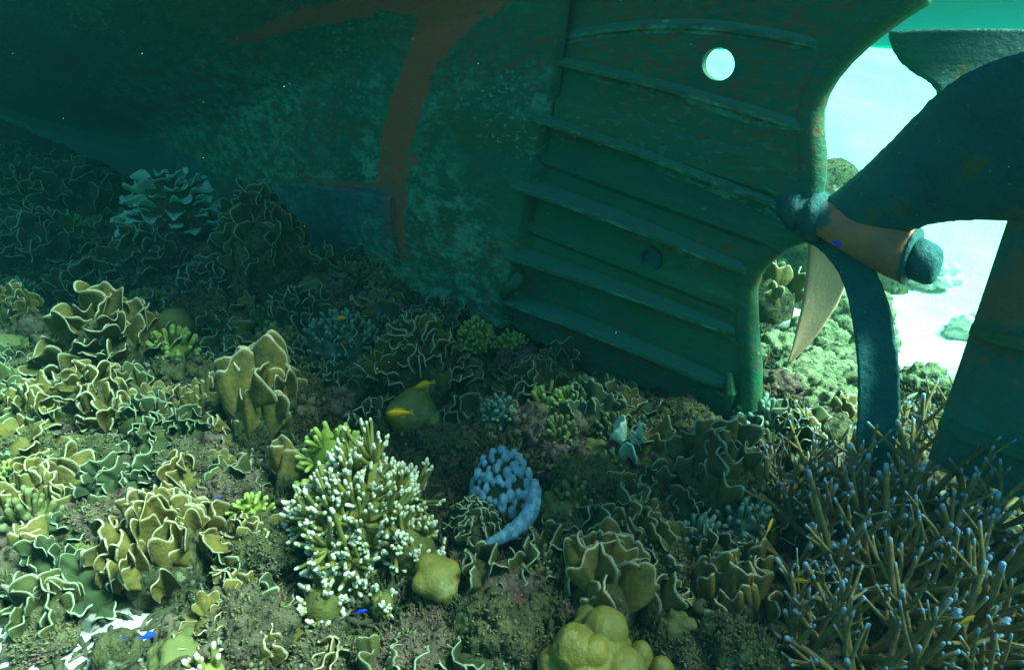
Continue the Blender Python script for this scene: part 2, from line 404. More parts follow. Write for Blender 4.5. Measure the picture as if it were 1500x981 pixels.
aperture = [(1352, -8), (1318, 14), (1290, 35), (1262, 58), (1240, 78), (1217, 106), (1201, 134), (1192, 165), (1192, 195), (1196, 230), (1195, 262),
            (1191, 285), (1188, 300), (1188, 332), (1172, 341), (1152, 350), (1128, 370), (1108, 393), (1100, 425), (1102, 480), (1108, 540), (1107, 600), (1085, 650)]
outline = [(840, -60), (1400, -60), (1380, -20)] + aperture + [(900, 640), (640, 520), (690, 430), (800, 0)]
hole = [(1060 + 24 * math.cos(a), 94 + 24 * math.sin(a)) for a in np.linspace(0, 2 * math.pi, 28, endpoint=False)]
sp = polygon_plate('stern_plate', outline, [hole], -.035, -.006, HULL, ship)
# rounded post along the aperture
def tube(pts, rad, sides=10, cap=True):
    V = []; F = []; n = len(pts); P = [Vector(p) for p in pts]
    t = (P[1] - P[0]).normalized(); ref = t.orthogonal().normalized()
    for i in range(n):
        t = (P[min(i + 1, n - 1)] - P[max(i - 1, 0)])
        t = t.normalized() if t.length > 1e-9 else Vector((0, 0, 1))
        ref = (ref - t * ref.dot(t)).normalized(); b = t.cross(ref)
        r = rad[i] if hasattr(rad, '__len__') else rad
        for k in range(sides):
            a = 2 * math.pi * k / sides; V.append(tuple(P[i] + (ref * math.cos(a) + b * math.sin(a)) * r))
    for i in range(n - 1):
        for k in range(sides):
            a, c = i * sides + k, i * sides + (k + 1) % sides; F.append((a, c, c + sides, a + sides))
    if cap: F.append(tuple(range(sides))[::-1]); F.append(tuple((n - 1) * sides + k for k in range(sides)))
    return V, F
def zeros(n): return dict(red=[0] * n, pale=[0] * n, blue=[0] * n, mottle=[.06] * n)
def hull_bit(name, V, F, parent=ship, smooth=False, mat=None):
    mb = MB(); mb.add(V, F); o = mb.build(name, mat or HULL, parent, offset=O, smooth=smooth, extra=zeros(len(V))); recalc(o.data); return o
V, F = tube([onplane(x - 7 * (1 if y > 60 else 0), y + (0 if y > 60 else -8), 0) for x, y in aperture[:13]], .044, 12); hull_bit('stern_post', V, F, smooth=True)
V, F = tube([onplane(x - 9, y, 0) for x, y in aperture[13:]], .044, 12); hull_bit('stern_post', V, F, smooth=True)
# ledges across the plate: (top edge at its two ends, how far they stand out)
LEDGES = [((826, 88), (1186, 186), .035, .010, .03), ((792, 166), (1166, 306), .075, .016, .04), ((776, 264), (1100, 396), .115, .022, .04),
          ((756, 362), (1078, 484), .12, .022, .04), ((742, 424), (1070, 560), .11, .05, .05), ((816, 52), (1200, 62), .016, .008, .02)]
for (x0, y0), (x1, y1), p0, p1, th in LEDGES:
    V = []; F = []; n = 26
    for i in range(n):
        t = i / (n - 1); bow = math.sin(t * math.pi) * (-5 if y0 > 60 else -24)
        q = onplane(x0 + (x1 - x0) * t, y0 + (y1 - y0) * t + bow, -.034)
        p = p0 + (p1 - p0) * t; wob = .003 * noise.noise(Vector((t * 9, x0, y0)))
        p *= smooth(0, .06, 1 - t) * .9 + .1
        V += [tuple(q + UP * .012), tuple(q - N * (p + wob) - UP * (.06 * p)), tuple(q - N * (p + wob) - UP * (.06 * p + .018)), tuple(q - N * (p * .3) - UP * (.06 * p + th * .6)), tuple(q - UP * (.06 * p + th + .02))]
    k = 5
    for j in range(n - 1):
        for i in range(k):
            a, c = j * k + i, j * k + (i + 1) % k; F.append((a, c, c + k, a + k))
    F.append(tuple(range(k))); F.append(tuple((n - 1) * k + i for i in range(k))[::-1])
    o = hull_bit('ledge', V, F); o.data.attributes['pale'].data.foreach_set('value', [1.4, 1.4, 0, 0, 0] * n); o.data.attributes['mottle'].data.foreach_set('value', [1.0] * len(V))  # ledge tops coloured paler to imitate light from above
# shallow raised strakes between the ledges
for (x0, y0), (x1, y1), hgt in (((818, 140), (1186, 246), .10), ((790, 216), (1150, 340), .05), ((770, 318), (1090, 436), .05)):
    V = []; F = []; n = 16
    for i in range(n):
        t = i / (n - 1); q = onplane(x0 + (x1 - x0) * t, y0 + (y1 - y0) * t, -.034)
        e_ = .022 * smooth(1.0, .9, t) + .0015; V += [tuple(q + UP * 0), tuple(q - N * e_ - UP * .02), tuple(q - N * e_ - UP * hgt), tuple(q - UP * (hgt + .025))]
    for j in range(n - 1):
        for i in range(4):
            a, c = j * 4 + i, j * 4 + (i + 1) % 4; F.append((a, c, c + 4, a + 4))
    F.append((0, 1, 2, 3)); F.append(tuple((n - 1) * 4 + i for i in range(4))[::-1])
    hull_bit('strake', V, F)
# blanked bolt hole, end lug, small pipe stub
def ring_at(c, r0, r1, dep, seg=20):
    V = []; F = []
    prof = [(r0, 0), (r0, dep), (r1, dep), (r1 * .95, .004), (0.001, .004)]
    for r, d in prof:
        for k in range(seg):
            a = 2 * math.pi * k / seg; V.append(tuple(c + FW * (r * math.cos(a)) + UP * (r * math.sin(a)) - N * d))
    for j in range(len(prof) - 1):
        for k in range(seg):
            a, b = j * seg + k, j * seg + (k + 1) % seg; F.append((a, b, b + seg, a + seg))
    return V, F
V, F = ring_at(onplane(955, 379, -.035), .048, .038, .014); hull_bit('bolt_hole', V, F, mat=MAT['dark_bronze'])
V, F = tube([onplane(738, 432, -.13), onplane(764, 404, -.13)], [.028, .03], 14); hull_bit('pipe_stub', V, F, smooth=True)
V, F = tube([onplane(1068, 545, -.06), onplane(1070, 575, -.06), onplane(1066, 600, -.05)], [.01, .022, .012], 8); hull_bit('lug', V, F)

# propeller
axis_a = onplane(1186, 312, 0.0)
AX = (-FW)                                        # shaft points aft
def revolve(c, ax, prof, seg=28):
    u = UP; v = ax.cross(u).normalized(); V = []; F = []
    for d, r in prof:
        for k in range(seg):
            a = 2 * math.pi * k / seg; V.append(tuple(c + ax * d + (u * math.cos(a) + v * math.sin(a)) * r))
    for j in range(len(prof) - 1):
        for k in range(seg):
            a, b = j * seg + k, j * seg + (k + 1) % seg; F.append((a, b, b + seg, a + seg))
    F.append(tuple(range(seg))[::-1]); F.append(tuple((len(prof) - 1) * seg + k for k in range(seg)))
    return V, F
ax2 = (onplane(1345, 380, 0.0) - axis_a); L = ax2.length; ax2.normalize()
def bit(name, V, F, mat, parent, smooth=True):
    mb = MB(); mb.add(V, F); o = mb.build(name, mat, parent, offset=O, smooth=smooth); recalc(o.data); return o
V, F = revolve(axis_a, ax2, [(-.04, .04), (0, .05), (.06, .056), (.12, .064), (L * .55, .074), (L * .8, .081), (L * .93, .08), (L * .95, .05)])
prop = bit('propeller', V, F, MAT['hub'], ship); prop['label'] = 'bronze hub with four broad fouled blades'
V, F = revolve(axis_a, ax2, [(-.12, .04), (-.07, .062), (-.05, .075), (-.02, .078), (-.015, .066), (.01, .066), (.014, .078), (.04, .074), (.05, .05)]); bit('stern_bearing', V, F, MAT['dark_bronze'], ship)
V, F = revolve(axis_a, ax2, [(L * .90, .050), (L * .93, .082), (L * .955, .082), (L * .96, .05), (L * .97, .05), (L * .975, .061), (L * 1.10, .058), (L * 1.15, .050), (L * 1.17, .036), (L * 1.175, .01)], 28)
bit('propeller_nut', V, F, MAT['dark_bronze'], prop)
def blade(e1, e2, thick, mat, camber=.04, nu=64, nv=14):
    """blade between two edges given as points (x, y, w); resampled, cambered and given thickness"""
    def res(e):
        P = [onplane(*q) for q in e]; d = [0]
        for a, b in zip(P, P[1:]): d.append(d[-1] + (b - a).length)
        d = np.array(d) / d[-1]; ts = np.linspace(0, 1, nu); A = np.array([tuple(p) for p in P])
        C = np.stack([np.interp(ts, d, A[:, i]) for i in range(3)], 1)
        for _ in range(12):
            C[1:-1] = (C[:-2] + 2 * C[1:-1] + C[2:]) / 4
        return C
    A, B = res(e1), res(e2); nrm = []
    jr = np.random.RandomState(len(bpy.data.objects)); A0, B0 = A.copy(), B.copy(); A += jr.normal(0, .0009, A.shape); B += jr.normal(0, .0009, B.shape)
    if mat is MAT['lit_blade']: A, B = A0, B0
    V1 = []; V2 = []
    for i in range(nu):
        T = A[min(i + 1, nu - 1)] - A[max(i - 1, 0)] + B[min(i + 1, nu - 1)] - B[max(i - 1, 0)]
        nn = np.cross(B[i] - A[i], T); l = np.linalg.norm(nn); nn = nn / l if l > 1e-9 else np.array(tuple(-N))
        if i and np.dot(nn, nrm[-1]) < 0: nn = -nn
        nrm.append(nn)
        for j in range(nv):
            t = j / (nv - 1); p = A[i] + (B[i] - A[i]) * t
            w = math.sin(math.pi * t); p = p + nn * camber * w
            th = thick * (.12 + .88 * w ** .6) * (1.25 - .75 * i / nu) * .5
            V1.append(p + nn * th); V2.append(p - nn * th)
    V = [tuple(p) for p in V1 + V2]; K = nu * nv; F = []
    for i in range(nu - 1):
        for j in range(nv - 1):
            a = i * nv + j; F.append((a, a + 1, a + nv + 1, a + nv)); F.append((K + a, K + a + nv, K + a + nv + 1, K + a + 1))
    for i in range(nu - 1):
        for j in (0, nv - 1):
            a = i * nv + j; F.append((a, a + nv, K + a + nv, K + a))
    for j in range(nv - 1):
        for i in (0, nu - 1):
            a = i * nv + j; F.append((a, a + 1, K + a + 1, K + a))
    return V, F
V, F = blade([(1212, 290, .02), (1240, 268, .0), (1272, 240, -.02), (1308, 204, -.05), (1345, 165, -.09), (1378, 132, -.13), (1420, 103, -.17), (1480, 80, -.21), (1560, 66, -.25), (1650, 70, -.28)],
             [(1290, 372, .0), (1330, 338, -.03), (1368, 326, -.05), (1420, 322, -.07), (1480, 322, -.10), (1540, 330, -.12), (1620, 340, -.14), (1660, 300, -.16), (1690, 240, -.2), (1690, 170, -.24)], .035, MAT['dark_bronze'], .03)
bit('blade', V, F, MAT['dark_bronze'], prop)
V, F = blade([(1225, 290, .05), (1262, 200, .25), (1290, 100, .42), (1306, 78, .45), (1304, 58, .46), (1308, 46, .48)],
             [(1262, 310, .05), (1420, 190, .25), (1520, 150, .40), (1560, 110, .45), (1570, 80, .46), (1560, 60, .48)], .03, MAT['dark_bronze'], .02)
# the far blade stands up behind the near one: only its crown clears it
V, F = blade([(1240, 288, .06), (1330, 210, .22), (1380, 150, .34), (1364, 120, .40), (1332, 105, .43), (1312, 84, .45), (1300, 60, .47), (1302, 46, .48)],
             [(1268, 310, .06), (1420, 240, .22), (1520, 190, .34), (1580, 160, .40), (1600, 130, .43), (1610, 100, .45), (1600, 70, .47), (1580, 46, .48)], .03, MAT['dark_bronze'], .02)
bit('blade', V, F, MAT['dark_bronze'], prop)
V, F = blade([(1172, 350, .03), (1206, 366, .0), (1232, 402, -.03), (1246, 450, -.06), (1256, 530, -.08), (1257, 600, -.08), (1252, 660, -.07), (1250, 725, -.05)],
             [(1226, 318, .03), (1258, 352, .0), (1284, 395, -.01), (1304, 445, -.02), (1317, 530, -.02), (1319, 600, -.02), (1312, 660, -.02), (1290, 730, -.02)], .035, MAT['dark_bronze'], .025)
bit('blade', V, F, MAT['dark_bronze'], prop)
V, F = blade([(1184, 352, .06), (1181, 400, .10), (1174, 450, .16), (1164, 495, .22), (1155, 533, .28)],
             [(1246, 372, .22), (1243, 410, .30), (1226, 448, .36), (1194, 495, .36), (1158, 533, .29)], .02, MAT['lit_blade'], .01)
o = bit('blade', V, F, MAT['lit_blade'], prop); o['label'] = 'beige blade with sunlight painted into its colour'

# rudder
def rudder():
    zb, zt = .2, 1.3; V = []; F = []
    prof = [(0, .022), (-.04, .045), (-.2, .05), (-.6, .035), (-.95, .01)]
    zs = np.linspace(zb, zt, 12)
    for z in zs:
        for s, b in prof: V.append(tuple(loc(s, -b, z)))
        for s, b in prof[::-1]: V.append(tuple(loc(s, b, z)))
    k = 10
    for j in range(len(zs) - 1):
        for i in range(k):
            a, c = j * k + i, j * k + (i + 1) % k; F.append((a, c, c + k, a + k))
    F.append(tuple(range(k))[::-1]); F.append(tuple((len(zs) - 1) * k + i for i in range(k)))
    r = hull_bit('rudder', V, F, mat=MAT['rudder'])
    for z0, dz in ((.62, -.03), (.32, -.02)):
        V = []; F = []
        for s, b in ((.0, .03), (-.06, .062), (-.5, .055), (-.9, .02)):
            V += [tuple(loc(s, -b - .012, z0 + dz * s)), tuple(loc(s, -b - .012, z0 + .03 + dz * s)), tuple(loc(s, b + .012, z0 + .03 + dz * s)), tuple(loc(s, b + .012, z0 + dz * s))]
        for j in range(3):
            for i in range(4):
                a, c = j * 4 + i, j * 4 + (i + 1) % 4; F.append((a, c, c + 4, a + 4))
        F.append((0, 1, 2, 3)); F.append((15, 14, 13, 12)); hull_bit('strap', V, F, parent=r)
rudder()

# ------------------------------------------------------------------ coral kit
def ico(sub):
    bm = bmesh.new(); bmesh.ops.create_icosphere(bm, subdivisions=sub, radius=1)
    v = np.array([tuple(x.co) for x in bm.verts]); f = [tuple(x.index for x in q.verts) for q in bm.faces]; bm.free()
    v /= np.linalg.norm(v, axis=1)[:, None]; return v, f
ICO = {k: ico(k) for k in (1, 2, 3, 4, 5, 6)}
def star(spheres, sub=4, sq=(1, 1, 1), nz_=(), seed=0, core=.3, sharp=60):
    """lobed solid: spheres (centre, radius) seen from the middle; returns vertices, faces, how far out each vertex lies (0..1)"""
    d, f = ICO[sub]; R = np.full(len(d), core); mx = R.copy()
    acc = np.exp(sharp * (R - 1))
    for c, r in spheres:
        c = np.array(c, float); b = d @ c; q = b * b - (c @ c - r * r); ok = (q > 0) & (b > -1e9)
        rr = np.where(ok, b + np.sqrt(np.maximum(q, 0)), core * .8); rr = np.maximum(rr, core * .5)
        acc += np.exp(sharp * (rr - 1)); mx = np.maximum(mx, rr)
    R = 1 + np.log(acc) / sharp
    R = np.minimum(R, mx + .03)
    for amp, sc in nz_:
        R = R + amp * np.array([noise.fractal(Vector(p) * sc + Vector((seed * 3.1, seed, 0)), 1, 2, 3) for p in d.tolist()])
    t = (R - R.min()) / max(1e-6, (R.max() - R.min()))
    return d * R[:, None] * np.array(sq), f, t
def rnd_dirs(n, rg, zmin=-.1):
    out = []; i = 0
    g = math.pi * (3 - math.sqrt(5)); off = rg.uniform(0, 6.28)
    for i in range(n):
        z = 1 - (i + .5) / n * (1 - zmin); r = math.sqrt(max(0, 1 - z * z)); a = i * g + off
        v = np.array([r * math.cos(a), r * math.sin(a), z]) + np.array([rg.gauss(0, .07) for _ in range(3)])
        out.append(v / np.linalg.norm(v))
    return out

def plate(w, h, rg, curl=.35, ruff=.10, lobes=3, lean=.25, thick=.010, nu=30, nv=9, spread=68):
    """an upright fan: narrow foot, ruffled round top with a pale lip. Local: x across, y outwards, z up"""
    p = [rg.uniform(0, 6.28) for _ in range(6)]; V = []; T = []
    for side in (1, -1):
        for i in range(nu):
            th = math.radians(-spread + 2 * spread * i / (nu - 1))
            R = 1 + .10 * math.sin(lobes * th * 1.6 + p[0]) + .05 * math.sin(7 * th + p[1]) + .015 * math.sin(15 * th + p[4])
            for j in range(nv):
                r = (j / (nv - 1)) ** .8
                R_ = R * (1 - .30 * abs(th / math.radians(spread)) ** 5 * r)
                x = r * w * .5 * math.sin(th) * R_ * 1.12
                z = r * h * (math.cos(th) ** .6) * R_
                y = curl * (x * x) / (w * .5) * r + lean * h * r * r + ruff * w * r * r * math.sin(4.6 * th + p[2]) + ruff * .3 * w * r ** 3 * math.sin(10 * th + p[3])
                t_ = thick * (.9 if j < nv - 1 else .55) * (1.2 - .35 * r)
                V.append((x, y + side * t_ * .5, z)); T.append(r ** 4 if j < nv - 1 else 1.0)
    F = []; K = nu * nv
    for i in range(nu - 1):
        for j in range(nv - 1):
            a = i * nv + j; F.append((a, a + nv, a + nv + 1, a + 1)); F.append((K + a, K + a + 1, K + a + nv + 1, K + a + nv))
        a = i * nv + nv - 1; F.append((a, a + nv, K + a + nv, K + a))
    for i in (0, nu - 1):
        for j in range(nv - 1):
            a = i * nv + j; F.append((a, a + 1, K + a + 1, K + a))
    return np.array(V), F, np.array(T)
def placed(V, p, yaw, tilt=0.0, roll=0.0):
    m = Matrix.Rotation(yaw, 3, 'Z') @ Matrix.Rotation(tilt, 3, 'X') @ Matrix.Rotation(roll, 3, 'Y')
    return V @ np.array(m).T + np.array(p)

def plate_specs(R, H, n, rg, plate_size, style):
    out = []
    for i in range(n):
        f = (i + .5) / n; rr = R * math.sqrt(f) * .86; a = i * 2.39996 + rg.uniform(-.3, .3)
        z = H * (1 - (rr / R) ** 1.8) * .72
        sz = plate_size * rg.uniform(.75, 1.25) * (1 if f > .1 else 1.1)
        if style == 'radial' or (style == 'mound' and rg.random() < .45):   # blades that run down the slope, lip outwards
            yaw = a + rg.uniform(-.35, .35); tilt = rg.uniform(-.25, .25); sz *= 1.15
        elif style == 'face' and rg.random() < .38:
            yaw = math.pi / 2 + rg.uniform(-.5, .5); tilt = rg.uniform(-.2, .2)
        elif style == 'mound':        # fans face outwards like scales on a cone, and hang over one another
            yaw = a - math.pi / 2 + rg.uniform(-.5, .5); tilt = -.45 - .6 * f + rg.uniform(-.15, .15)
        elif style == 'hood':       # thick folds that hang over one another
            yaw = a - math.pi / 2 + rg.uniform(-.4, .4); tilt = -.95 - .55 * f + rg.uniform(-.15, .15)
        elif style == 'maze':       # upright blades facing every way
            yaw = rg.choice((0, math.pi)) + rg.choice((1.2, 1.2, .6, 0)) * rg.choice((1, -1)) + rg.uniform(-.4, .4); tilt = rg.uniform(-.3, .3)
        else:                       # tiers facing the viewer
            yaw = rg.uniform(-.55, .55) + math.pi; tilt = rg.uniform(-.05, .4)
        out.append(((rr * math.cos(a), rr * math.sin(a), z - sz * .25), yaw, tilt, sz))
    return out
def plate_colony(name, p, R, H, n, seed, mat, size, style='mound', split=False, base_mat='rock_green', curl=.4, ruff=.10, label=None, group=None, cat='coral', thick=.010, hr=1.0, wob=.2):
    rg = random.Random(seed)
    specs = plate_specs(R, H, n, rg, size, style)
    if style != 'maze': curl = -curl
    bs = [((0, 0, 0), 1.0)] + [(tuple(d * .8), .35) for d in rnd_dirs(9, rg, -.2)]
    bv, bf, bt = star(bs, 3, (R * .82, R * .82, H * .72), ((.12, 3), (.05, 9)), seed)
    if split:
        root = empty(name, p); mb = MB(); mb.add(bv, bf); mb.build('base', MAT[base_mat], root)
        for q, yaw, tilt, sz in specs:
            V, F, T = plate(sz * rg.uniform(.9, 1.3), sz * hr, rg, curl * rg.uniform(.6, 1.5), ruff, rg.choice((2, 3, 4)), thick=thick, lean=-.15 if style == 'face' else .2)
            mb = MB(); mb.add(placed(V, (0, 0, 0), yaw, tilt, rg.uniform(-wob, wob)), F, T); mb.build('plate', MAT[mat], root, location=q)
        o = root
    else:
        mb = MB()
        for q, yaw, tilt, sz in specs:
            V, F, T = plate(sz * rg.uniform(.9, 1.3), sz * hr, rg, curl * rg.uniform(.6, 1.5), ruff, rg.choice((2, 3, 4)), nu=22, nv=7, thick=thick)
            mb.add(placed(V, q, yaw, tilt, rg.uniform(-wob, wob)), F, T)
        mb.add(bv, bf, 0)
        o = mb.build(name, MAT[mat], None, location=p)
    return tag(o, label, cat, group)

def branchlet(mb, p, d, L, r, rg, sides=6, tip_len=.25, bend=.25, taper=.45, tipd=0):
    n = 6; P = [Vector(p)]; d = Vector(d).normalized(); up = Vector((rg.gauss(0, bend), rg.gauss(0, bend), abs(rg.gauss(.2, bend))))
    for i in range(n): 
        d = (d + up * .12).normalized(); P.append(P[-1] + d * (L / n))
    rad = [r * (1 - taper * i / n) for i in range(n + 1)]
    # round the end
    e = rad[-1]; P.append(P[-1] + d * e * .55); rad.append(e * .82); P.append(P[-1] + d * e * .35); rad.append(e * .35)
    V, F = tube(P, rad, sides); tv = rg.uniform(.86, 1.03); ts = np.linspace(0, 1, n + 1).tolist() + [1, 1]
    if tipd:
        cum = [0.0]
        for a, b in zip(P, P[1:]): cum.append(cum[-1] + (b - a).length)
        ts = [max(0.0, 1 - (cum[-1] - c) / tipd) for c in cum]
    mb.add(V, F, np.repeat(np.array(ts) * tv, sides)); return P, rad

def finger_bush(name, p, R, H, n, seed, mat, r, L, base_mat=None, label=None, group=None, zmin=.05, split=0, cat='coral', yr=1.0, irr=.25):
    rg = random.Random(seed); root = None; ds = rnd_dirs(n, rg, zmin)
    bs = [((0, 0, 0), 1.0)] + [(tuple(d * .75), .38) for d in rnd_dirs(12, rg, -.2)]
    bv, bf, bt = star(bs, 3, (R * .78, R * .78 * yr, H * .78), ((.1, 3), (.06, 8)), seed)
    def finger(mb, d):
        kk = .66 * (1 + irr * noise.noise(Vector(d) * 2.3 + Vector((seed, 0, 0)))); q = np.array([d[0] * R * kk, d[1] * R * kk * yr, d[2] * H * kk]); dd = np.array([d[0] / R, d[1] / R / yr, d[2] / H + .6 / H]) 
        dd = dd / np.linalg.norm(dd) + np.array([rg.gauss(0, .12) for _ in range(3)])
        l = L * rg.uniform(.8, 1.25); branchlet(mb, q, dd, l + .26 * min(R, H), r * rg.uniform(.8, 1.25), rg, 6, bend=.2, taper=.12)
        for _ in range(rg.choice((0, 1, 1, 2))):
            e = dd + np.array([rg.gauss(0, .5) for _ in range(3)]); q2 = q + dd * (.25 * min(R, H))
            branchlet(mb, q2, e, l * rg.uniform(.5, .9), r * .85, rg, 6, bend=.2, taper=.1)
    if split:
        root = empty(name, p); mb = MB(); mb.add(bv, bf); mb.build('base', MAT[base_mat or mat], root)
        cen = rnd_dirs(split, rg, zmin); parts = [[] for _ in cen]
        for d in ds: parts[int(np.argmax([np.dot(d, c) for c in cen]))].append(d)
        for q in parts:
            if not q: continue
            mb = MB()
            for d in q: finger(mb, d)
            mb.build('branch', MAT[mat], root)
        o = root
    else:
        mb = MB()
        for d in ds: finger(mb, d)
        mb.add(bv, bf, 0); o = mb.build(name, MAT[mat], None, location=p)
    return tag(o, label, cat, group)

def lumpy(name, p, R, seed, mat, sq=(1, 1, 1), nb=14, br=.38, sub=4, nzs=((.06, 3), (.035, 9)), label=None, group=None, cat='rock', zmin=-.1, core=.6, parent=None, yaw=0, sharp=60):
    rg = random.Random(seed)
    bs = [((0, 0, 0), .75)] + [(tuple(d * rg.uniform(.6, .85)), br * rg.uniform(.7, 1.25)) for d in rnd_dirs(nb, rg, zmin)]
    v, f, t = star(bs, sub, (R * sq[0], R * sq[1], R * sq[2]), nzs, seed, core, sharp)
    mb = MB(); mb.add(v, f, t); o = mb.build(name, MAT[mat], parent, location=p); o.rotation_euler.z = yaw
    if not parent: tag(o, label, cat, group)
    return o

def staghorn(name, p, R, seed, nmain=7, r=.011, label=None, group=None, lean=(0, 0), mat='staghorn'):
    rg = random.Random(seed); root = empty(name, p)
    for i in range(nmain):
        a = 6.283 * i / nmain + rg.uniform(-.4, .4); el = rg.uniform(.45, 1.3)
        d = Vector((math.cos(a) * math.cos(el) + lean[0], math.sin(a) * math.cos(el) + lean[1], math.sin(el)))
        mb = MB(); P, rad = branchlet(mb, (0, 0, -.02), d, R * rg.uniform(.75, 1.15), r * 1.25, rg, 7, bend=.45, tipd=.032, taper=.52)
        for k in range(rg.randint(3, 4)):
            j = rg.randint(2, 5); b = P[j + 1] - P[j]; b.normalize(); o_ = b.orthogonal().normalized()
            o_.rotate(Matrix.Rotation(rg.uniform(0, 6.28), 3, b)); e = b * .75 + o_ * .75 + Vector((0, 0, .25))
            P2, r2 = branchlet(mb, P[j], e, R * rg.uniform(.28, .55), rad[j] * .85, rg, 6, bend=.4, tipd=.032, taper=.5)
            for _ in range(rg.choice((0, 1, 1, 2))):
                jj = rg.randint(2, 5); bb = (P2[jj + 1] - P2[jj]).normalized(); oo = bb.orthogonal().normalized(); oo.rotate(Matrix.Rotation(rg.uniform(0, 6.28), 3, bb))
                branchlet(mb, P2[jj], bb * .8 + oo * .7, R * rg.uniform(.12, .24), r2[jj] * .9, rg, 6, bend=.3, tipd=.032, taper=.45)
        mb.build('branch', MAT[mat], root)
    return tag(root, label, 'coral', group)

def copy_tree(o, p, yaw, sc):
    c = o.copy(); col.objects.link(c); c.location = p; c.rotation_euler = (0, 0, yaw); c.scale = (sc, sc, sc)
    for ch in o.children:
        d = ch.copy(); col.objects.link(d); d.parent = c
    return c

def fish(name, px, py, h, L, mat, yaw, label, group, pitch=0.0, p=None):
    p = p or on_ground(px, py, h) + UP * h
    root = empty(name, p); root.rotation_euler = (0, pitch, yaw)
    V = []; F = []; n = 14; k = 12
    for i in range(n):
        t = i / (n - 1); x = (.5 - t) * L
        hh = .21 * L * (math.sin(math.pi * min(1, t * 1.02)) ** .7) * (1.1 - .6 * t) + .012 * L + .03 * L * (t > .9); ww = hh * .42
        V += [(x, ww * math.cos(6.2832 * q / k), hh * math.sin(6.2832 * q / k)) for q in range(k)]
    for i in range(n - 1):
        for q in range(k):
            a, b = i * k + q, i * k + (q + 1) % k; F.append((a, b, b + k, a + k))
    F.append(tuple(range(k))[::-1]); F.append(tuple((n - 1) * k + q for q in range(k)))
    mb = MB(); mb.add(V, F); mb.build('body', MAT[mat], root)
    def fin(nm, pts, th=.006):
        mb = MB(); a = [(x * L, th * L, z * L) for x, z in pts]; b = [(x * L, -th * L, z * L) for x, z in pts]; m = len(pts)
        mb.add(a + b, [tuple(range(m)), tuple(range(m, 2 * m))[::-1]] + [(i, (i + 1) % m, m + (i + 1) % m, m + i) for i in range(m)]); mb.build(nm, MAT[mat], root, smooth=False)
    fin('tail_fin', [(-.46, .03), (-.70, .16), (-.64, 0), (-.70, -.16), (-.46, -.03)])
    fin('dorsal_fin', [(.22, .17), (.0, .29), (-.25, .24), (-.38, .08), (-.1, .14)])
    fin('anal_fin', [(.0, -.17), (-.22, -.25), (-.36, -.08), (-.1, -.13)])
    v, f = ICO[1]
    for sgn in (1, -1):
        mb = MB(); mb.add(v * .028 * L + np.array([.36 * L, sgn * .052 * L, .03 * L]), f); mb.build('eye', MAT['eye'], root)
    return tag(root, label, 'fish', group)

# ------------------------------------------------------------------ the reef, colony by colony
LAND = []      # (x, y, name): landmarks used to say where the small ones stand
def mark(px, py, nm): LAND.append((px, py, nm))
GP = 'plate corals on the reef'
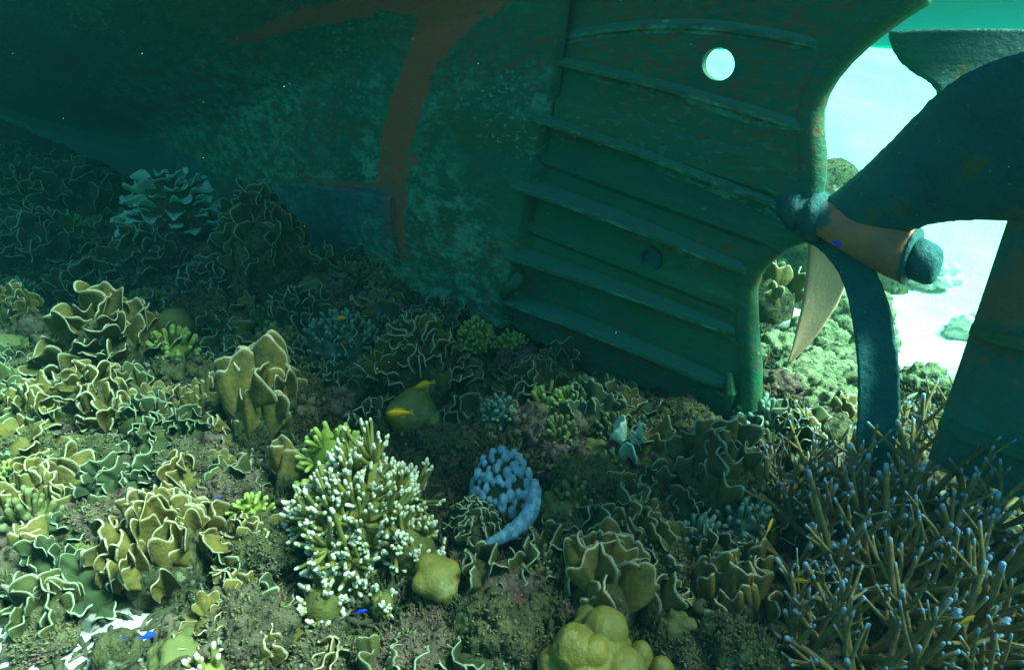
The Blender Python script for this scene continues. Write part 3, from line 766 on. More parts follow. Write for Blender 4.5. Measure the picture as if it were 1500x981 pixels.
# name, px, py (centre of what shows), height of that centre, width in photo pixels, height/width, plates, seed, material, style, plate/size, split, label, landmark
PC = [
 (247, 280, .30, 125, 1.5, 60, 3, 'plate_pale', 'hood', .23, True, 'tall pale teal folded coral standing against the foot of the hull', 'the pale teal coral'),
 (380, 355, .24, 140, 1.6, 34, 5, 'plate_green', 'radial', .40, True, 'cone shaped green plate coral with thin lit rims beside the keel', 'the cone shaped coral'),
 (152, 480, .19, 145, 1.1, 22, 8, 'plate', 'mound', .52, True, 'big yellow green coral of thick overhanging folds on dark reef', 'the thick folded coral'),
 (378, 592, .10, 105, 1.2, 9, 11, 'plate', 'face', .95, True, 'broad smooth olive fans standing upright behind the white tipped coral', 'the broad olive fans'),
 (610, 520, .17, 150, 1.3, 34, 13, 'plate', 'mound', .36, True, 'round green coral head of many small overlapping lobes', 'the lobed green head'),
 (618, 466, .10, 95, .6, 14, 14, 'plate_dark', 'mound', .42, True, 'dark low plate coral with thin rims just behind the round green lobed head', None),
 (228, 790, .11, 165, 1.1, 24, 17, 'plate', 'maze', .42, True, 'large olive colony of layered upright plates with cream rims', 'the layered plates'),
 (235, 735, .13, 120, .6, 12, 18, 'plate', 'face', .45, True, 'olive plates in a row along the top of the large layered colony', None),
 (52, 868, .07, 92, 1.1, 9, 19, 'plate_green', 'radial', .62, True, 'loose green leaf like plates outlined by cream rims over white sand', 'the leafy plates'),
 (45, 712, .10, 110, .9, 12, 22, 'plate', 'face', .5, True, 'tall olive plates with drooping rims above the leaf like plates', 'the drooping plates'),
 (128, 565, .11, 120, .9, 14, 23, 'plate', 'mound', .45, True, 'curled olive plates in front of the thick folded yellow coral', None),
 (42, 580, .12, 90, 1.1, 12, 25, 'plate', 'face', .55, True, 'brownish olive plates standing above the tall drooping plates', None),
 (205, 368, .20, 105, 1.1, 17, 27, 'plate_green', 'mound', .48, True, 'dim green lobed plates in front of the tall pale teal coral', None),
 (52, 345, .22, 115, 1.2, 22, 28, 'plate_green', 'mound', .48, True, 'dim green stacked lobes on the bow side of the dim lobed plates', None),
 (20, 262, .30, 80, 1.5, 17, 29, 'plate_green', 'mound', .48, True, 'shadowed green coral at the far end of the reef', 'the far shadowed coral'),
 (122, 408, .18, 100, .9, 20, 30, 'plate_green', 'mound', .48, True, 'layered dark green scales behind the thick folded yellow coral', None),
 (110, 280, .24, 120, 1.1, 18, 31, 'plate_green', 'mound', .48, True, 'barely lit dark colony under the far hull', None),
 (18, 440, .14, 55, 1.8, 14, 33, 'plate', 'face', .5, True, 'column of small yellow lobes on the bow side of the thick folds', None),
 (1062, 672, .10, 140, .9, 13, 35, 'plate_green', 'face', .55, True, 'dark green upright fans below the heel of the stern plate', 'the stern fans'),
 (935, 752, .08, 85, .8, 9, 37, 'plate', 'face', .5, True, 'small olive fans between the fans below the stern and the cream rimmed plates', None),
 (885, 838, .10, 125, .75, 8, 38, 'plate', 'face', .7, True, 'wide brown plates with bright cream rims behind the yellow boulder coral', 'the cream rimmed plates'),
 (960, 862, .10, 46, 1.3, 2, 39, 'plate', 'face', 1.25, True, 'single round yellow brown plate with a cream rim behind small yellow knobs', None),
 (1082, 852, .09, 125, .85, 10, 41, 'plate', 'face', .5, True, 'winding olive plates with long cream rims next to the staghorn thicket', 'the winding plates'),
 (692, 745, .08, 85, 1.1, 22, 43, 'plate_dark', 'radial', .34, True, 'brown curly plates with pale rims in front of the lavender coral', None),
 (782, 545, .10, 90, .9, 14, 45, 'plate_green', 'mound', .45, True, 'dark green lobed plates against the lower stern plate', 'the dark lobed plates'),
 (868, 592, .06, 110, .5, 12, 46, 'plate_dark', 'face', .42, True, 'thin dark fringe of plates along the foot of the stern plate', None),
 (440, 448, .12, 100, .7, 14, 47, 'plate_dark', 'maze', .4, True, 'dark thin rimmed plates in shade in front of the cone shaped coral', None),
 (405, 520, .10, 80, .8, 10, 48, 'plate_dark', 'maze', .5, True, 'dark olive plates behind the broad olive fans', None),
 (300, 562, .09, 70, .9, 8, 49, 'plate', 'face', .55, True, 'green fans with pale lips on the bow side of the broad olive fans', None),
 (228, 588, .09, 60, .9, 7, 50, 'plate_green', 'maze', .6, True, 'tight green rosette between curled olive plates and green fans', None),
 (330, 625, .08, 70, .7, 8, 51, 'plate', 'maze', .5, True, 'short tangled olive plates in front of the green fans', None),
 (95, 700, .08, 60, .8, 5, 52, 'plate', 'face', .8, True, 'two smooth olive fans at the shoulder of the drooping plates', None),
 (415, 680, .10, 45, 1.2, 4, 53, 'plate', 'face', .9, True, 'small smooth fans touching the side of the white tipped coral', None),
 (925, 642, .07, 50, 1.0, 4, 54, 'plate_pale', 'maze', .7, True, 'torn pale green plate standing in the gap before the stern', None),
 (1150, 632, .07, 90, .8, 9, 55, 'plate_dark', 'maze', .5, True, 'dark plates with dangling pale rims beneath the propeller', None),
 (160, 600, .07, 60, .8, 5, 56, 'plate', 'maze', .6, True, 'bent olive plate pair on rubble behind the drooping plates', None),
 (545, 600, .05, 60, .7, 6, 57, 'plate_dark', 'maze', .5, True, 'dark curled plates on rubble behind the white tips', None),
 (1110, 810, .11, 60, .8, 5, 58, 'plate', 'face', .6, True, 'small stack of olive plates above the winding plates', None),
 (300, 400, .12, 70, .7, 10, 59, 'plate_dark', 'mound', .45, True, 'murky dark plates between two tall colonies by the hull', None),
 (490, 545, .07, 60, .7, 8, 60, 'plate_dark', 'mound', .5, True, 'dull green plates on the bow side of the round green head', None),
]
for px, py, h, wpx, hw, n, seed, mat, style, ps, split, lab, lm in PC:
    g = on_ground(px, py, h); dep = depth_at(g + UP * h); W = wpx * dep / FPX
    R = W / 2; H = max(h * 1.2, W * hw * .7)
    if n > 5 and style != 'hood': n = min(72, int(n * 2.3)); ps *= .52 if style == 'maze' else .56 if n > 22 else .66
    plate_colony('plate_coral', g - UP * .01, R, H, n, seed, mat, W * ps, style, split, label=lab, group=GP, thick=.006 + .0016 * dep, curl=.75, ruff=.075,
                 hr=1.45 if style == 'maze' else 1.25 if style == 'face' else 1.1 if style == 'mound' else 1.0)
    if lm: mark(px, py, lm)

# the white tipped finger coral: a dome and two lower terraces of one colony
wc = on_ground(520, 700, .2)
root = empty('finger_coral', wc); tag(root, 'large olive finger coral crowded with bright white tips', 'coral')
def finger_mass(cpx, cpy, ch, wpx, hh, n, seed, nclus, yr=.9):
    """stems fork from a low base; every fork ends in a bunch of stubby fingers"""
    rg = random.Random(seed); c = on_ground(cpx, cpy, ch); dep = depth_at(c + UP * ch); R = wpx * dep / FPX / 2; off = c - root.location
    mb = MB(); bv, bf, bt = star([((0, 0, 0), 1)], 3, (R * .66, R * .66 * yr, hh * .62), ((.2, 3), (.1, 9)), seed); mb.add(bv + np.array(tuple(off)), bf); mb.build('base', MAT['finger_base'], root)
    cen = rnd_dirs(nclus, rg, .02)
    for d in cen:
        d = Vector(d); k = rg.uniform(.74, 1.12) * (1 + .25 * noise.noise(d * 1.7 + Vector((seed, 0, 0))))
        sc = Vector((R * k, R * yr * k, hh * k)); node = Vector((d.x * sc.x * .64, d.y * sc.y * .64, d.z * sc.z * .64)) + off
        mb = MB(); V, F = tube([off + Vector((d.x * R * .2, d.y * R * .2, hh * .1)), node], [.022, .015], 7); mb.add(V, F, 0)
        m = max(4, int(n / nclus * rg.uniform(.7, 1.2)))
        for _ in range(m):
            e = (d + Vector((rg.gauss(0, .24), rg.gauss(0, .24), rg.gauss(0, .2)))).normalized(); kk = rg.uniform(.82, 1.03)
            q = Vector((e.x * sc.x * kk, e.y * sc.y * kk, e.z * sc.z * kk)) + off
            up = (q - node).normalized() * .8 + UP * .35 + Vector((rg.gauss(0, .12), rg.gauss(0, .12), 0)); up.normalize(); r0 = rg.uniform(.0045, .0068); L = rg.uniform(.012, .026)
            a = q - up * L; mid = node.lerp(a, .5) + UP * -.008
            P = [node, mid, a, a + up * L * .5, q, q + up * r0 * .5, q + up * r0 * .8]
            V, F = tube(P, [r0 * 1.25, r0 * 1.15, r0 * 1.05, r0 * 1.0, r0 * .88, r0 * .62, r0 * .22], 7)
            tv = rg.uniform(.8, 1.1); mb.add(V, F, np.repeat([0, .2, .55, .8 * tv, 1 * tv, 1 * tv, 1 * tv], 7))
            for _q in range(rg.choice((1, 1, 2))):
                dd = (up + Vector((rg.gauss(0, .6), rg.gauss(0, .6), .1))).normalized(); l2 = L * rg.uniform(.5, .8)
                V, F = tube([a, a + dd * l2 * .6, a + dd * l2, a + dd * (l2 + r0 * .5)], [r0 * .9, r0 * .85, r0 * .7, r0 * .25], 6); mb.add(V, F, np.repeat([.5, .8 * tv, tv, tv], 6))
        mb.build('branch', MAT['finger'], root)
finger_mass(520, 692, .20, 225, .30, 760, 71, 48)
finger_mass(492, 805, .11, 130, .18, 190, 72, 15)
finger_mass(600, 755, .13, 105, .16, 130, 73, 9)
finger_mass(470, 870, .05, 90, .10, 45, 74, 6)
finger_mass(560, 872, .05, 55, .09, 18, 75, 3)
mark(520, 740, 'the white tips')

g = on_ground(478, 618, .24); finger_bush('finger_coral', g, .085, .27, 46, 81, 'finger_green', .009, .045, 'finger_green', 'clump of yellow green fingers rising behind the white tips', None, .1)
g = on_ground(697, 482, .10); finger_bush('finger_coral', g, .09, .17, 90, 82, 'finger_green', .009, .02, 'finger_green', 'small dense yellow green bush coral next to the lower stern', None, .0); mark(697, 482, 'the bushy yellow coral')
g = on_ground(497, 480, .12); finger_bush('soft_coral', g, .16, .17, 70, 83, 'soft', .009, .04, 'soft', 'fuzzy pale teal soft coral in the shade of the keel', None, .0); mark(497, 480, 'the fuzzy soft coral')
g = on_ground(212, 435, .12); finger_bush('soft_coral', g, .13, .15, 60, 84, 'green_lobe', .009, .03, 'green_lobe', 'small speckled green bush behind the smooth green dome', None, .0)
g = on_ground(310, 975, .05); finger_bush('finger_coral', g, .055, .075, 34, 85, 'finger', .006, .03, 'finger', 'small all white finger coral beside a brown dome', None, .1); mark(310, 968, 'the white finger coral')
g = on_ground(730, 595, .08); finger_bush('soft_coral', g, .05, .12, 40, 86, 'soft', .008, .025, 'soft', 'small pale tuft behind the lavender coral', None, .1)

# lavender coral with its curved lower rim
g = on_ground(735, 690, .10); dep = depth_at(g); R = 104 * dep / FPX / 2
root = empty('lavender_coral', g); tag(root, 'lavender blue coral of round knobs with a curved smooth lower rim', 'coral'); mark(735, 700, 'the lavender coral')
rg = random.Random(5)
ds = rnd_dirs(150, rg, -.25); bs = [((0, 0, 0), .78)] + [(tuple(d * rg.uniform(.78, .84)), rg.uniform(.07, .135)) for d in ds]
v, f, t = star(bs, 6, (R * 1.05, R * 1.35, R * 1.6), ((.02, 8),), 3, .5, 90); mb = MB()
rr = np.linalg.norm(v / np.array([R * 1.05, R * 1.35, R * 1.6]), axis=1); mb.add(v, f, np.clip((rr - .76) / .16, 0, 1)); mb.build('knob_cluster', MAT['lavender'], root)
pts = [on_ground(x, y, hh) + UP * hh - g for x, y, hh in ((782, 706, .16), (784, 726, .14), (779, 748, .12), (765, 766, .10), (746, 780, .08), (728, 790, .06), (708, 800, .05))]
P = []
for a, b in zip(pts, pts[1:]):
    for k in range(4): P.append(a.lerp(b, k / 4))
P.append(pts[-1]); P = [Vector(p) for p in P]
for _ in range(4): P = [P[0]] + [(P[i - 1] + P[i] * 2 + P[i + 1]) / 4 for i in range(1, len(P) - 1)] + [P[-1]]
V, F = tube(P, [.008 + .016 * math.sin(math.pi * (.12 + .8 * i / (len(P) - 1))) + .006 * noise.noise(Vector((i * 1.1, 0, 0))) for i in range(len(P))], 12)
mb = MB(); mb.add(V, F); mb.build('rim', MAT['lavband'], root)

# smooth boulders
def lobes(name, px, py, h, wpx, sq, spheres, mat, lab, lm=None, sub=5, nzs=((.015, 4),), cat='coral', core=.5, sharp=28, yaw=0):
    g = on_ground(px, py, h); dep = depth_at(g + UP * h); R = wpx * dep / FPX / 2
    v, f, t = star(spheres, sub, (R * sq[0], R * sq[1], R * sq[2]), nzs, len(LAND), core, sharp)
    mb = MB(); mb.add(v, f, t); o = mb.build(name, MAT[mat], None, location=g + UP * h * .3); o.rotation_euler.z = yaw
    tag(o, lab, cat)
    if lm: mark(px, py, lm)
    return o
lobes('boulder_coral', 640, 826, .08, 84, (1, 1, .85), [((0, 0, .1), .8), ((.25, -.5, .1), .5), ((-.45, -.3, .2), .42), ((-.3, .3, .45), .45), ((.4, .1, .4), .42)], 'boulder', 'smooth olive boulder coral tucked under the white tipped coral', 'the olive boulder')
lobes('boulder_coral', 872, 934, .12, 158, (1, 1, 1.0), [((0, 0, 0), .80), ((.22, .25, .62), .42), ((-.35, -.1, .50), .44), ((.45, -.35, .25), .46), ((-.2, -.6, .15), .45), ((-.65, -.1, .1), .38), ((-.05, -.25, .62), .28), ((.05, .62, .3), .35)], 'boulder', 'big glossy yellow green boulder coral with swollen lobes', 'the yellow boulder', 6, ((.05, 2.5), (.008, 14)), core=.62, sharp=9)
lobes('boulder_coral', 942, 932, .10, 42, (1, 1, 1.7), [((0, 0, 0), .9), ((.1, 0, .4), .5)], 'boulder', 'upright yellow knob touching the big yellow boulder', None, 4)
lobes('boulder_coral', 972, 962, .06, 40, (1, 1, 1.3), [((0, 0, 0), .9), ((-.2, 0, .4), .5)], 'boulder', 'small low yellow knob beyond the upright knob', None, 4)
lobes('boulder_coral', 603, 592, .06, 90, (1, 1, .9), [((0, 0, 0), .8), ((.4, -.2, .2), .45), ((-.4, -.3, .2), .42), ((.1, .2, .5), .45), ((.7, -.3, -.1), .35)], 'boulder', 'yellow green pitted dome behind the two yellow fish', 'the pitted dome', 5, ((.02, 3), (.03, 16)))
lobes('boulder_coral', 250, 456, .15, 62, (1, 1, 1.1), [((0, 0, .1), .85), ((.4, -.3, -.1), .4), ((-.5, -.2, 0), .42), ((0, -.5, -.3), .4)], 'green_lobe', 'smooth green dome beside the thick folded yellow coral', 'the smooth green dome', 4)
lobes('boulder_coral', 252, 985, .04, 84, (1, 1, .7), [((0, 0, 0), .95)], 'rock_green', 'smooth brown dome beside the small white finger coral', None, 4, ((.02, 4),))
lobes('reef_rock', 165, 935, .07, 78, (1, 1, 1.1), [((0, 0, 0), .85), ((-.3, 0, .4), .45), ((.4, -.2, .1), .4)], 'rock_green', 'rounded olive rock at the foot of the layered plates', None, 5, ((.05, 3), (.03, 10)), 'rock')
lobes('reef_rock', 750, 848, .03, 140, (1, .8, .45), [((0, 0, 0), .8), ((.4, .1, .1), .4)], 'rock_pink', 'low dark brown rock between the smooth olive boulder and the brown plates', None, 5, ((.06, 3), (.04, 10)), 'rock')

# dead coral heads
RK = [(352, 905, .09, 165, .9, 'rock', 'big knobbly dead coral head covered in grey turf', 'the knobbly dead head'),
      (385, 790, .09, 110, .8, 'rock_green', 'rounded dead coral head on the bow side of the white tips', None),
      (610, 945, .05, 150, .6, 'rock_pink', 'pinkish broken rubble heap in front of the smooth olive boulder', 'the rubble heap'),
      (735, 915, .07, 150, .8, 'rock_green', 'mossy knobbled head between rubble and the big yellow boulder', 'the mossy knobbled head'),
      (475, 955, .04, 120, .6, 'rock', 'rough grey brown rubble in front of the lowest white tips', None),
      (1085, 935, .10, 130, 1.2, 'rock_green', 'tall olive turf covered rock in front of the winding plates', 'the tall olive rock'),
      (1010, 950, .06, 80, 1.0, 'rock', 'pitted grey rock between yellow knobs and the tall olive rock', None),
      (60, 930, .03, 90, .5, 'rock', 'pale low rock half sunk in white sand', None),
      (120, 660, .05, 130, .6, 'rock_green', 'lumpy pale olive rubble bank behind the layered plates', None),
      (330, 700, .07, 110, .8, 'rock_pink', 'pinkish crusted rubble behind the knobbly dead head', None),
      (270, 665, .06, 100, .7, 'rock', 'crusted brown rubble in front of the green fans', None),
      (860, 690, .06, 110, .8, 'rock_green', 'pale green crusted rubble in front of the stern plate', 'the pale crusted rubble'),
      (840, 760, .05, 90, .7, 'rock', 'dull rubble knob behind the brown plates', None),
      (990, 820, .04, 90, .7, 'rock', 'dark rock between cream rimmed and winding plates', None),
      (660, 640, .04, 90, .7, 'rock_green', 'dark mossy rock on the bow side of the lavender coral', None),
      (1000, 610, .03, 110, .5, 'rock_green', 'dark mossy ledge at the heel of the ship', None),
      (30, 640, .06, 80, .7, 'rock_green', 'turfed rock under the brownish plates', None),
      (140, 745, .06, 100, .8, 'rock_pink', 'pinkish rock between drooping and layered plates', None),
      (430, 560, .05, 90, .6, 'rock_green', 'dark green rock behind the broad fans', None)]
rid = 0; RKO = []
for px, py, h, wpx, hw, mat, lab, lm in RK:
    rid += 1; g = on_ground(px, py, h); dep = depth_at(g + UP * h); R = wpx * dep / FPX / 2
    RKO.append(lumpy('reef_rock', g, R, 200 + rid, mat, (1, 1, hw * 1.15), 34, .22, 5, ((.10, 2.5), (.09, 7), (.07, 17)), lab, None))
    if lm: mark(px, py, lm)
    rr_ = np.random.RandomState(rid)
    o = RKO[-1]; mb = MB(); vs = o.data.vertices; mb.add([tuple(v_.co) for v_ in vs], [tuple(p_.vertices) for p_ in o.data.polygons]); nf = len(mb.f)
    for q in rr_.randint(0, len(vs), 900):
        v_ = vs[int(q)]
        if v_.co.z < 0: continue
        nn = (v_.normal + Vector((0, 0, .5)) + Vector(rr_.normal(0, .35, 3))).normalized(); r_ = rr_.uniform(.0012, .0034); h_ = rr_.uniform(.004, .013)
        V_, F_ = tube([v_.co - nn * .004, v_.co + nn * h_ * .6, v_.co + nn * h_], [r_, r_ * .95, r_ * .5], 5); mb.add(V_, F_, rr_.rand())
    me = mb.mesh('reef_rock', o.data.materials[0]); me.materials.append(MAT['turf']); old = o.data
    me.polygons.foreach_set('material_index', [0] * nf + [1] * (len(mb.f) - nf)); o.data = me; bpy.data.meshes.remove(old)

# ------------------------------------------------------------------ staghorn thicket
mark(1300, 800, 'the staghorn thicket')
SG = [(1205, 745, .20, .30), (1285, 760, .22, .32), (1240, 840, .16, .30), (1180, 830, .14, .26), (1330, 700, .24, .34), (1400, 700, .26, .36), (1460, 690, .28, .34),
      (1380, 790, .22, .34), (1450, 800, .24, .34), (1310, 850, .18, .32), (1500, 760, .26, .34), (1240, 920, .12, .28), (1330, 930, .14, .30), (1420, 900, .18, .32),
      (1490, 900, .20, .32), (1180, 940, .10, .24), (1390, 970, .12, .28), (1470, 980, .14, .28), (1160, 720, .16, .24), (1225, 690, .18, .26), (1350, 640, .22, .30),
      (1440, 640, .24, .30), (1500, 640, .26, .30), (1270, 985, .08, .26), (1150, 690, .14, .2), (1330, 620, .22, .22), (1195, 650, .14, .22)]
SL = ['bushy', 'arching', 'spreading', 'dense', 'open', 'tall', 'leaning']
protos = []
for i in range(7):
    protos.append(staghorn('staghorn_coral', (0, 0, 0), .30, 300 + i, 5, .0100))
used = set(); SREC = []
for i, (px, py, h, R) in enumerate(SG):
    g = on_ground(px, py, h * .75); pr = protos[i % 7]; g.z = max(g.z - .01, .0)
    o = pr if i < 7 else copy_tree(pr, g, 0, 1)
    o.location = g; o.rotation_euler.z = i * 1.7; k = R / .30; o.scale = (k, k, k * 1.05)
    SREC.append((o, px, py))

# ------------------------------------------------------------------ small colonies and rubble between them
FR = []
def visible_spot(rg):
    px = rg.uniform(-20, 1520); py = rg.uniform(215, 1000)
    if py < 600:
        lim = interp(px, [(0, 205), (300, 270), (440, 350), (740, 450), (1060, 590), (1090, 660), (1520, 660)])
        if py < lim + 12: return None
    return px, py
rg = random.Random(77)
small = []
def sm(o, kind): o.location = (0, 0, -5); small.append((o, kind)); return o
PROT = dict(plate=[], rock=[], bush=[], knob=[])
for i in range(6):
    PROT['plate'].append(plate_colony('plate_coral', (0, 0, 0), .055, .07, 7, 400 + i, ['plate', 'plate_green', 'plate_dark'][i % 3], .055, 'maze' if i % 2 else 'mound', False, thick=.007))
for i in range(7):
    PROT['rock'].append(lumpy('rubble_rock', (0, 0, 0), .055, 420 + i, ['rock', 'rock_green', 'rock_pink'][i % 3], (1, .8, .75), 16, .3, 4, ((.16, 2.5), (.10, 7))))
for i in range(4):
    PROT['bush'].append(finger_bush('bush_coral', (0, 0, 0), .045, .055, 34, 440 + i, ['soft', 'green_lobe', 'finger_green', 'green_lobe'][i], .0055, .018, None))
for i in range(4):
    PROT['knob'].append(lumpy('knob_coral', (0, 0, 0), .055, 460 + i, ['green_lobe', 'rock_green', 'green_lobe', 'rock'][i], (1, 1, .8), 22, .24, 4, ((.04, 6),)))
KN = dict(plate=('plate_coral', 'small ruffled plate coral'), rock=('rubble_rock', 'rough crusted rubble rock'), bush=('bush_coral', 'stubby little bush coral'), knob=('knob_coral', 'small knobbly coral head'))
TONE = dict(plate=['olive', 'green', 'dark'], rock=['grey', 'mossy', 'pinkish'], bush=['pale teal', 'green', 'yellow green', 'green'], knob=['green', 'mossy', 'green', 'grey'])
occupied = [(l[0], l[1]) for l in LAND]; cnt = 0; tries = 0; fill = []
usedp = set()
KEEP = [(735, 735, 85, 110), (520, 770, 145, 190), (880, 960, 120, 120), (640, 850, 62, 75), (245, 800, 85, 105), (885, 850, 85, 75), (378, 610, 60, 80), (600, 590, 60, 50), (165, 945, 50, 45),
        (247, 310, 80, 70), (380, 370, 85, 90), (150, 500, 80, 70), (610, 535, 85, 70), (310, 975, 45, 30), (60, 880, 60, 60), (1062, 690, 75, 70), (1085, 870, 80, 70), (697, 490, 35, 40)]
while cnt < 640 and tries < 14000:
    tries += 1; q = visible_spot(rg)
    if not q: continue
    px, py = q
    kind = rg.choices(('plate', 'rock', 'bush', 'knob'), (5, 7, 2, 4))[0]
    if any(((px - a) / ra) ** 2 + ((py - b) / rb) ** 2 < 1 for a, b, ra, rb in KEEP): continue
    if px > 1150 + (py < 640) * 60 and py > 640 and kind != 'rock': continue
    if any((px - a) ** 2 + ((py - b) * 1.4) ** 2 < (11 + (py - 200) * .022) ** 2 for a, b in occupied): continue
    g = on_ground(px, py, .02); w = g.dot(N) - 2.0
    if w > -.12 and px < 1080: continue
    if math.hypot(g.x + 1.06, g.y - .98) < .24: continue
    occupied.append((px, py)); i = rg.randrange(len(PROT[kind])); pr = PROT[kind][i]
    sc = rg.uniform(.75, 1.2 if kind == 'plate' else 1.5) * (1 + .28 * max(0, depth_at(g) - 1.4))
    key = (kind, i)
    if key in usedp: o = copy_tree(pr, g, 0, 1)
    else: usedp.add(key); o = pr
    o.location = g - UP * .01 * sc; o.rotation_euler = (rg.uniform(-.2, .2), rg.uniform(-.2, .2), rg.uniform(0, 6.28)); o.scale = (sc, sc * rg.uniform(.85, 1.15), sc * rg.uniform(.8, 1.25))
    fill.append((o, kind, i, px, py, sc)); cnt += 1
for k, L_ in PROT.items():
    for i, pr in enumerate(L_):
        if (k, i) not in usedp: bpy.data.objects.remove(pr)

def relation(px, py, lms):
    best = min(lms, key=lambda l: (l[0] - px) ** 2 + ((l[1] - py) * 1.2) ** 2); dx, dy = px - best[0], py - best[1]
    if abs(dx) > abs(dy) * 1.1: r = 'on the bow side of' if dx < 0 else 'on the propeller side of'
    else: r = 'behind' if dy < 0 else 'in front of'
    return r, best[2], math.hypot(dx, dy)
ORD = ['first', 'second', 'third', 'fourth', 'fifth', 'sixth', 'seventh', 'eighth', 'ninth', 'tenth']
def assign(items, group):
    """items: (object, phrase, px, py); same phrase and landmark are told apart by counting away from the landmark"""
    by = {}
    for o, ph, px, py in items:
        r, nm, d = relation(px, py, LAND); by.setdefault((ph, r, nm), []).append((d, o))
    for (ph, r, nm), v in by.items():
        v.sort(key=lambda t: t[0])
        for k, (d, o) in enumerate(v):
            lab = f'{ph} {r} {nm}'
            if len(v) > 1: lab = f'{ORD[min(k, 9)]} {ph} {r} {nm}'
            tag(o, lab, 'rock' if 'rock' in ph else 'coral', group)
for kd in KN:
    assign([(o, f'{TONE[kd][i % len(TONE[kd])]} {KN[kd][1].replace("little ", "")}', px, py) for o, k, i, px, py, sc in fill if k == kd], {'plate': 'small plate corals between the big colonies', 'rock': 'rubble rocks lying between the corals', 'bush': 'little bush corals', 'knob': 'small knobbly coral heads'}[kd])
by = {}
for i, (o, px, py) in enumerate(SREC):
    row = 'beneath the rudder' if px > 1340 and py < 720 else 'at the foot of the lowered blade' if py < 770 and px > 1180 else 'beside the dark plates under the propeller' if py < 770 else 'next to the tall olive rock' if px < 1210 else 'deep in the shaded middle' if px < 1370 else 'on the outer sunlit flank'
    by.setdefault(row, []).append((py, o))
for row, v in by.items():
    v.sort(key=lambda t: t[0])
    for k, (py, o) in enumerate(v): tag(o, f'{ORD[k]} staghorn coral from the hull, blue tipped, {row}', 'coral', 'staghorn corals of the thicket')

# broken bits of coral lying everywhere
def litter():
    rg = random.Random(9); v1, f1 = ICO[1]; mb = MB(); n = 0
    while n < 7000:
        px = rg.uniform(-60, 1560); py = rg.uniform(230, 1040); p = onlevel(px, py, .0); w = p.dot(N) - 2
        if abs(p.y) > 9 or p.y < .3 or (-.1 < w < .1) or w > 1.0: continue
        if math.hypot(p.x + 1.06, p.y - .98) < .3 and rg.random() < .45: continue
        z = terrain(p.x, p.y); s = rg.uniform(.003, .009) * (1 + .3 * p.y)
        sq = np.array([rg.uniform(1, 3.8), rg.uniform(.4, .9), rg.uniform(.4, .9)]) * s
        vv = v1 * (1 + .7 * np.random.RandomState(n).rand(len(v1)))[:, None] * sq
        mb.add(placed(vv, (p.x, p.y, z + s * .3), rg.uniform(0, 6.28), rg.uniform(-.7, .7), rg.uniform(-.7, .7)), f1, rg.random()); n += 1
    m = M('coral_litter', (.11, .095, .055), (.035, .04, .02), 5, .95, .6, 120, tip=(.36, .33, .24), tip_from=.8, tip_to=.95)
    tag(mb.build('coral_rubble', m), 'small broken bits of dead coral strewn over the reef', 'rubble', kind='stuff')
def turf():
    """stubby algae and coral stubs that cover the rock: little leaning cones in tufts"""
    rg = np.random.RandomState(4); V = []; F = []; T = []; n = 0; k = 5
    ring = np.array([(math.cos(6.2832 * i / k), math.sin(6.2832 * i / k)) for i in range(k)])
    for _ in range(7000):
        px = rg.uniform(-60, 1560); py = rg.uniform(230, 1040); p = onlevel(px, py, .02); w = p.dot(N) - 2
        if p.y > 9 or p.y < .3 or (-.1 < w < .1) or w > 1.0: continue
        if math.hypot(p.x + 1.06, p.y - .98) < .26: continue
        sc = 1 + .35 * p.y; tone = rg.rand()
        for _k in range(rg.randint(6, 12)):
            x = p.x + rg.normal(0, .011) * sc; y = p.y + rg.normal(0, .011) * sc; z = terrain(x, y) - .004
            h = rg.uniform(.006, .02) * sc; r_ = rg.uniform(.0014, .0036) * sc; lx, ly = rg.normal(0, .4, 2) * h
            for t, rr in ((0, 1), (.6, .9), (1, .45)):
                for c in ring: V.append((x + lx * t + c[0] * r_ * rr, y + ly * t + c[1] * r_ * rr, z + h * t)); T.append(tone * (.6 + .4 * t))
            for j in range(2):
                for i in range(k): F.append((n + j * k + i, n + j * k + (i + 1) % k, n + (j + 1) * k + (i + 1) % k, n + (j + 1) * k + i))
            F.append(tuple(n + 2 * k + i for i in range(k))); n += 3 * k
    mb = MB(); mb.v = [np.array(V)]; mb.t = [np.array(T)]; mb.f = F; mb.n = n
    m = M('turf_algae', (.10, .09, .035), (.03, .035, .016), 12, .95, 0, 60, c3=(.16, .09, .07), c3_scale=5, c3_cut=.58, tip=(.22, .21, .11), tip_from=.75, tip_to=1)
    tag(mb.build('turf_algae', m), 'short knobbly algae turf covering the reef rock', 'algae', kind='stuff')
turf()
litter()

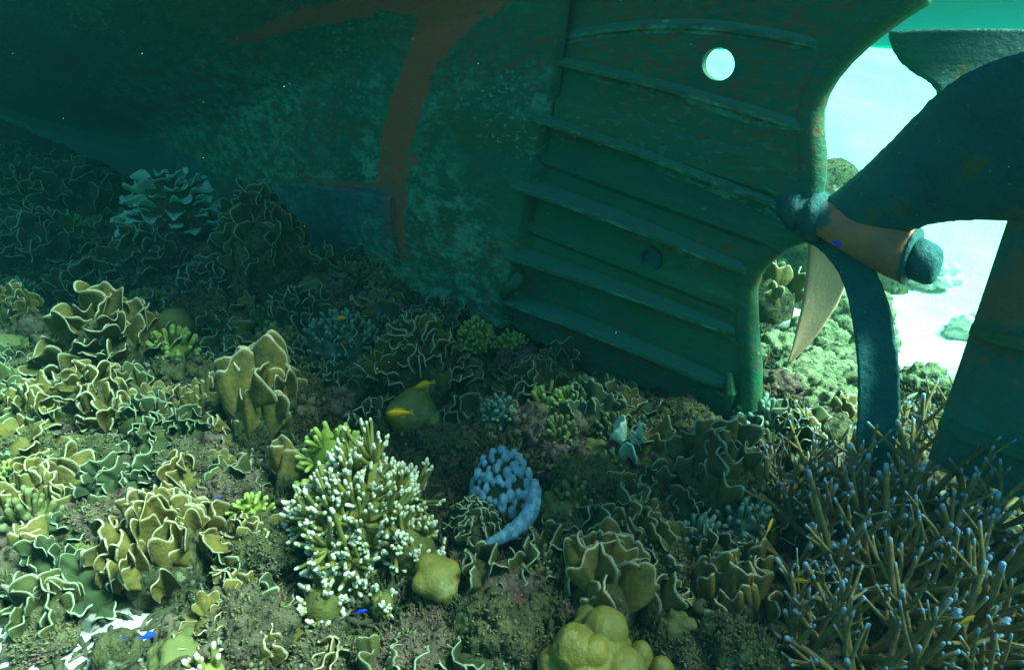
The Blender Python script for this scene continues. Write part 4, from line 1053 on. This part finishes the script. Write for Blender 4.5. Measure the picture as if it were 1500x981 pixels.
# ------------------------------------------------------------------ sunlit reef beyond the keel
BK = [(1150, 400, .9, 4.2, (1.0, 1.0, .8), 'rock_green', 'tall shaded coral outcrop beyond the keel'), ]
def far_at(px, py, w, lift=0):
    p = onplane(px, py, w); return Vector((p.x, p.y, terrain(p.x, p.y)))
g = far_at(1160, 420, 2.6); lumpy('coral_outcrop', g, .8, 501, 'rock_green', (1, .8, 1.0), 30, .22, 5, ((.08, 3), (.05, 9)), 'tall hazy coral outcrop beyond the keel, seen through the propeller opening', None, 'rock')
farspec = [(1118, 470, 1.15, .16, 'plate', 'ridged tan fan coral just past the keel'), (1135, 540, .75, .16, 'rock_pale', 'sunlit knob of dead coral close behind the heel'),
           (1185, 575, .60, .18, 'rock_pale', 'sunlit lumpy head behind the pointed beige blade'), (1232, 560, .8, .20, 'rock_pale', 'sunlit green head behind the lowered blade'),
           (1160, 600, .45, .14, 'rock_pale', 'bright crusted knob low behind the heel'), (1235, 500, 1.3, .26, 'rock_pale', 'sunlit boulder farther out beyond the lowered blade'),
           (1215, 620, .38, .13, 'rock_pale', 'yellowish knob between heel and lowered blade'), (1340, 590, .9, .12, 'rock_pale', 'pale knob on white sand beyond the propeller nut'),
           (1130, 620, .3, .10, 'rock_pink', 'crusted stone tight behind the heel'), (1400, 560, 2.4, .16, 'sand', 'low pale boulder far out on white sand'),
           (1330, 500, 3.2, .2, 'sand', 'washed out boulder far beyond the propeller nut'), (1190, 520, 1.0, .17, 'rock_pale', 'knobbly head beyond the tip of the beige blade')]  # the two far boulders take the sand's white to imitate glare
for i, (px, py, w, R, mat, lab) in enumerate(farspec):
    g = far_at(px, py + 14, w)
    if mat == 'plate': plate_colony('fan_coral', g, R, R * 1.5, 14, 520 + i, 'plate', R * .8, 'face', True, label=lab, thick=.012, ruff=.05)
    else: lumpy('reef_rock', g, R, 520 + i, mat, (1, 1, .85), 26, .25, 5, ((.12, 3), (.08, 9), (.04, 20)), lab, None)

# ------------------------------------------------------------------ fish
GY, GB = 'yellow damselfish over the reef', 'tiny blue fish over the reef'
fish('fish', 583, 608, .22, .078, 'yellow', math.pi - .1, 'bright orange yellow fish just above the white tips', GY, .12)
fish('fish', 620, 554, .22, .062, 'yellow', .25 + math.pi, 'yellow fish in front of the round green lobed coral', GY, .2)
fish('fish', 500, 463, .20, .045, 'yellow', .4, 'dim yellow fish over the fuzzy pale soft coral', GY)
fish('fish', 1127, 771, .20, .05, 'yellow', .9, 'slim yellow fish at the dark edge of the staghorn thicket', GY, -.6)
fish('fish', 1418, 905, .30, .034, 'yellow', .3, 'small yellow fish low among the staghorn branches', GY, -.2)
fish('fish', 1172, 850, .24, .032, 'yellow', 2.9, 'yellow fish by the blue tips next to the winding plates', GY, .2)
fish('fish', 218, 930, .14, .034, 'blue', 1.0, 'bright blue fish beneath the layered olive plates', GB, .7)
fish('fish', 181, 933, .13, .016, 'blue', 2.6, 'faint blue fish over the rounded olive rock', GB)
fish('fish', 530, 895, .10, .026, 'blue', .3, 'blue fish in a dark hole below the white tips', GB)
fish('fish', 0, 0, 0, .028, 'blue', -.5, 'deep blue fish in front of the propeller hub', GB, .35, p=onplane(1227, 357, -.18))
fish('fish', 320, 728, .14, .014, 'blue', .5, 'tiny blue fish over the pinkish crusted rubble', GB)

def marine_snow():
    rg = random.Random(31); v, f = ICO[1]; mb = MB()
    for i in range(70):
        px, py, t = rg.uniform(0, 1500), rg.uniform(0, 700), rg.uniform(.8, 3.0)
        p = CAM + ray(px, py) * t
        if (p - O).dot(N) > -.2 or p.z < .2: continue
        mb.add(v * rg.uniform(.0004, .001) + np.array(tuple(p)), f)
    tag(mb.build('marine_snow', MAT['sand']), 'pale specks drifting in the water', 'particles', kind='stuff')
marine_snow()
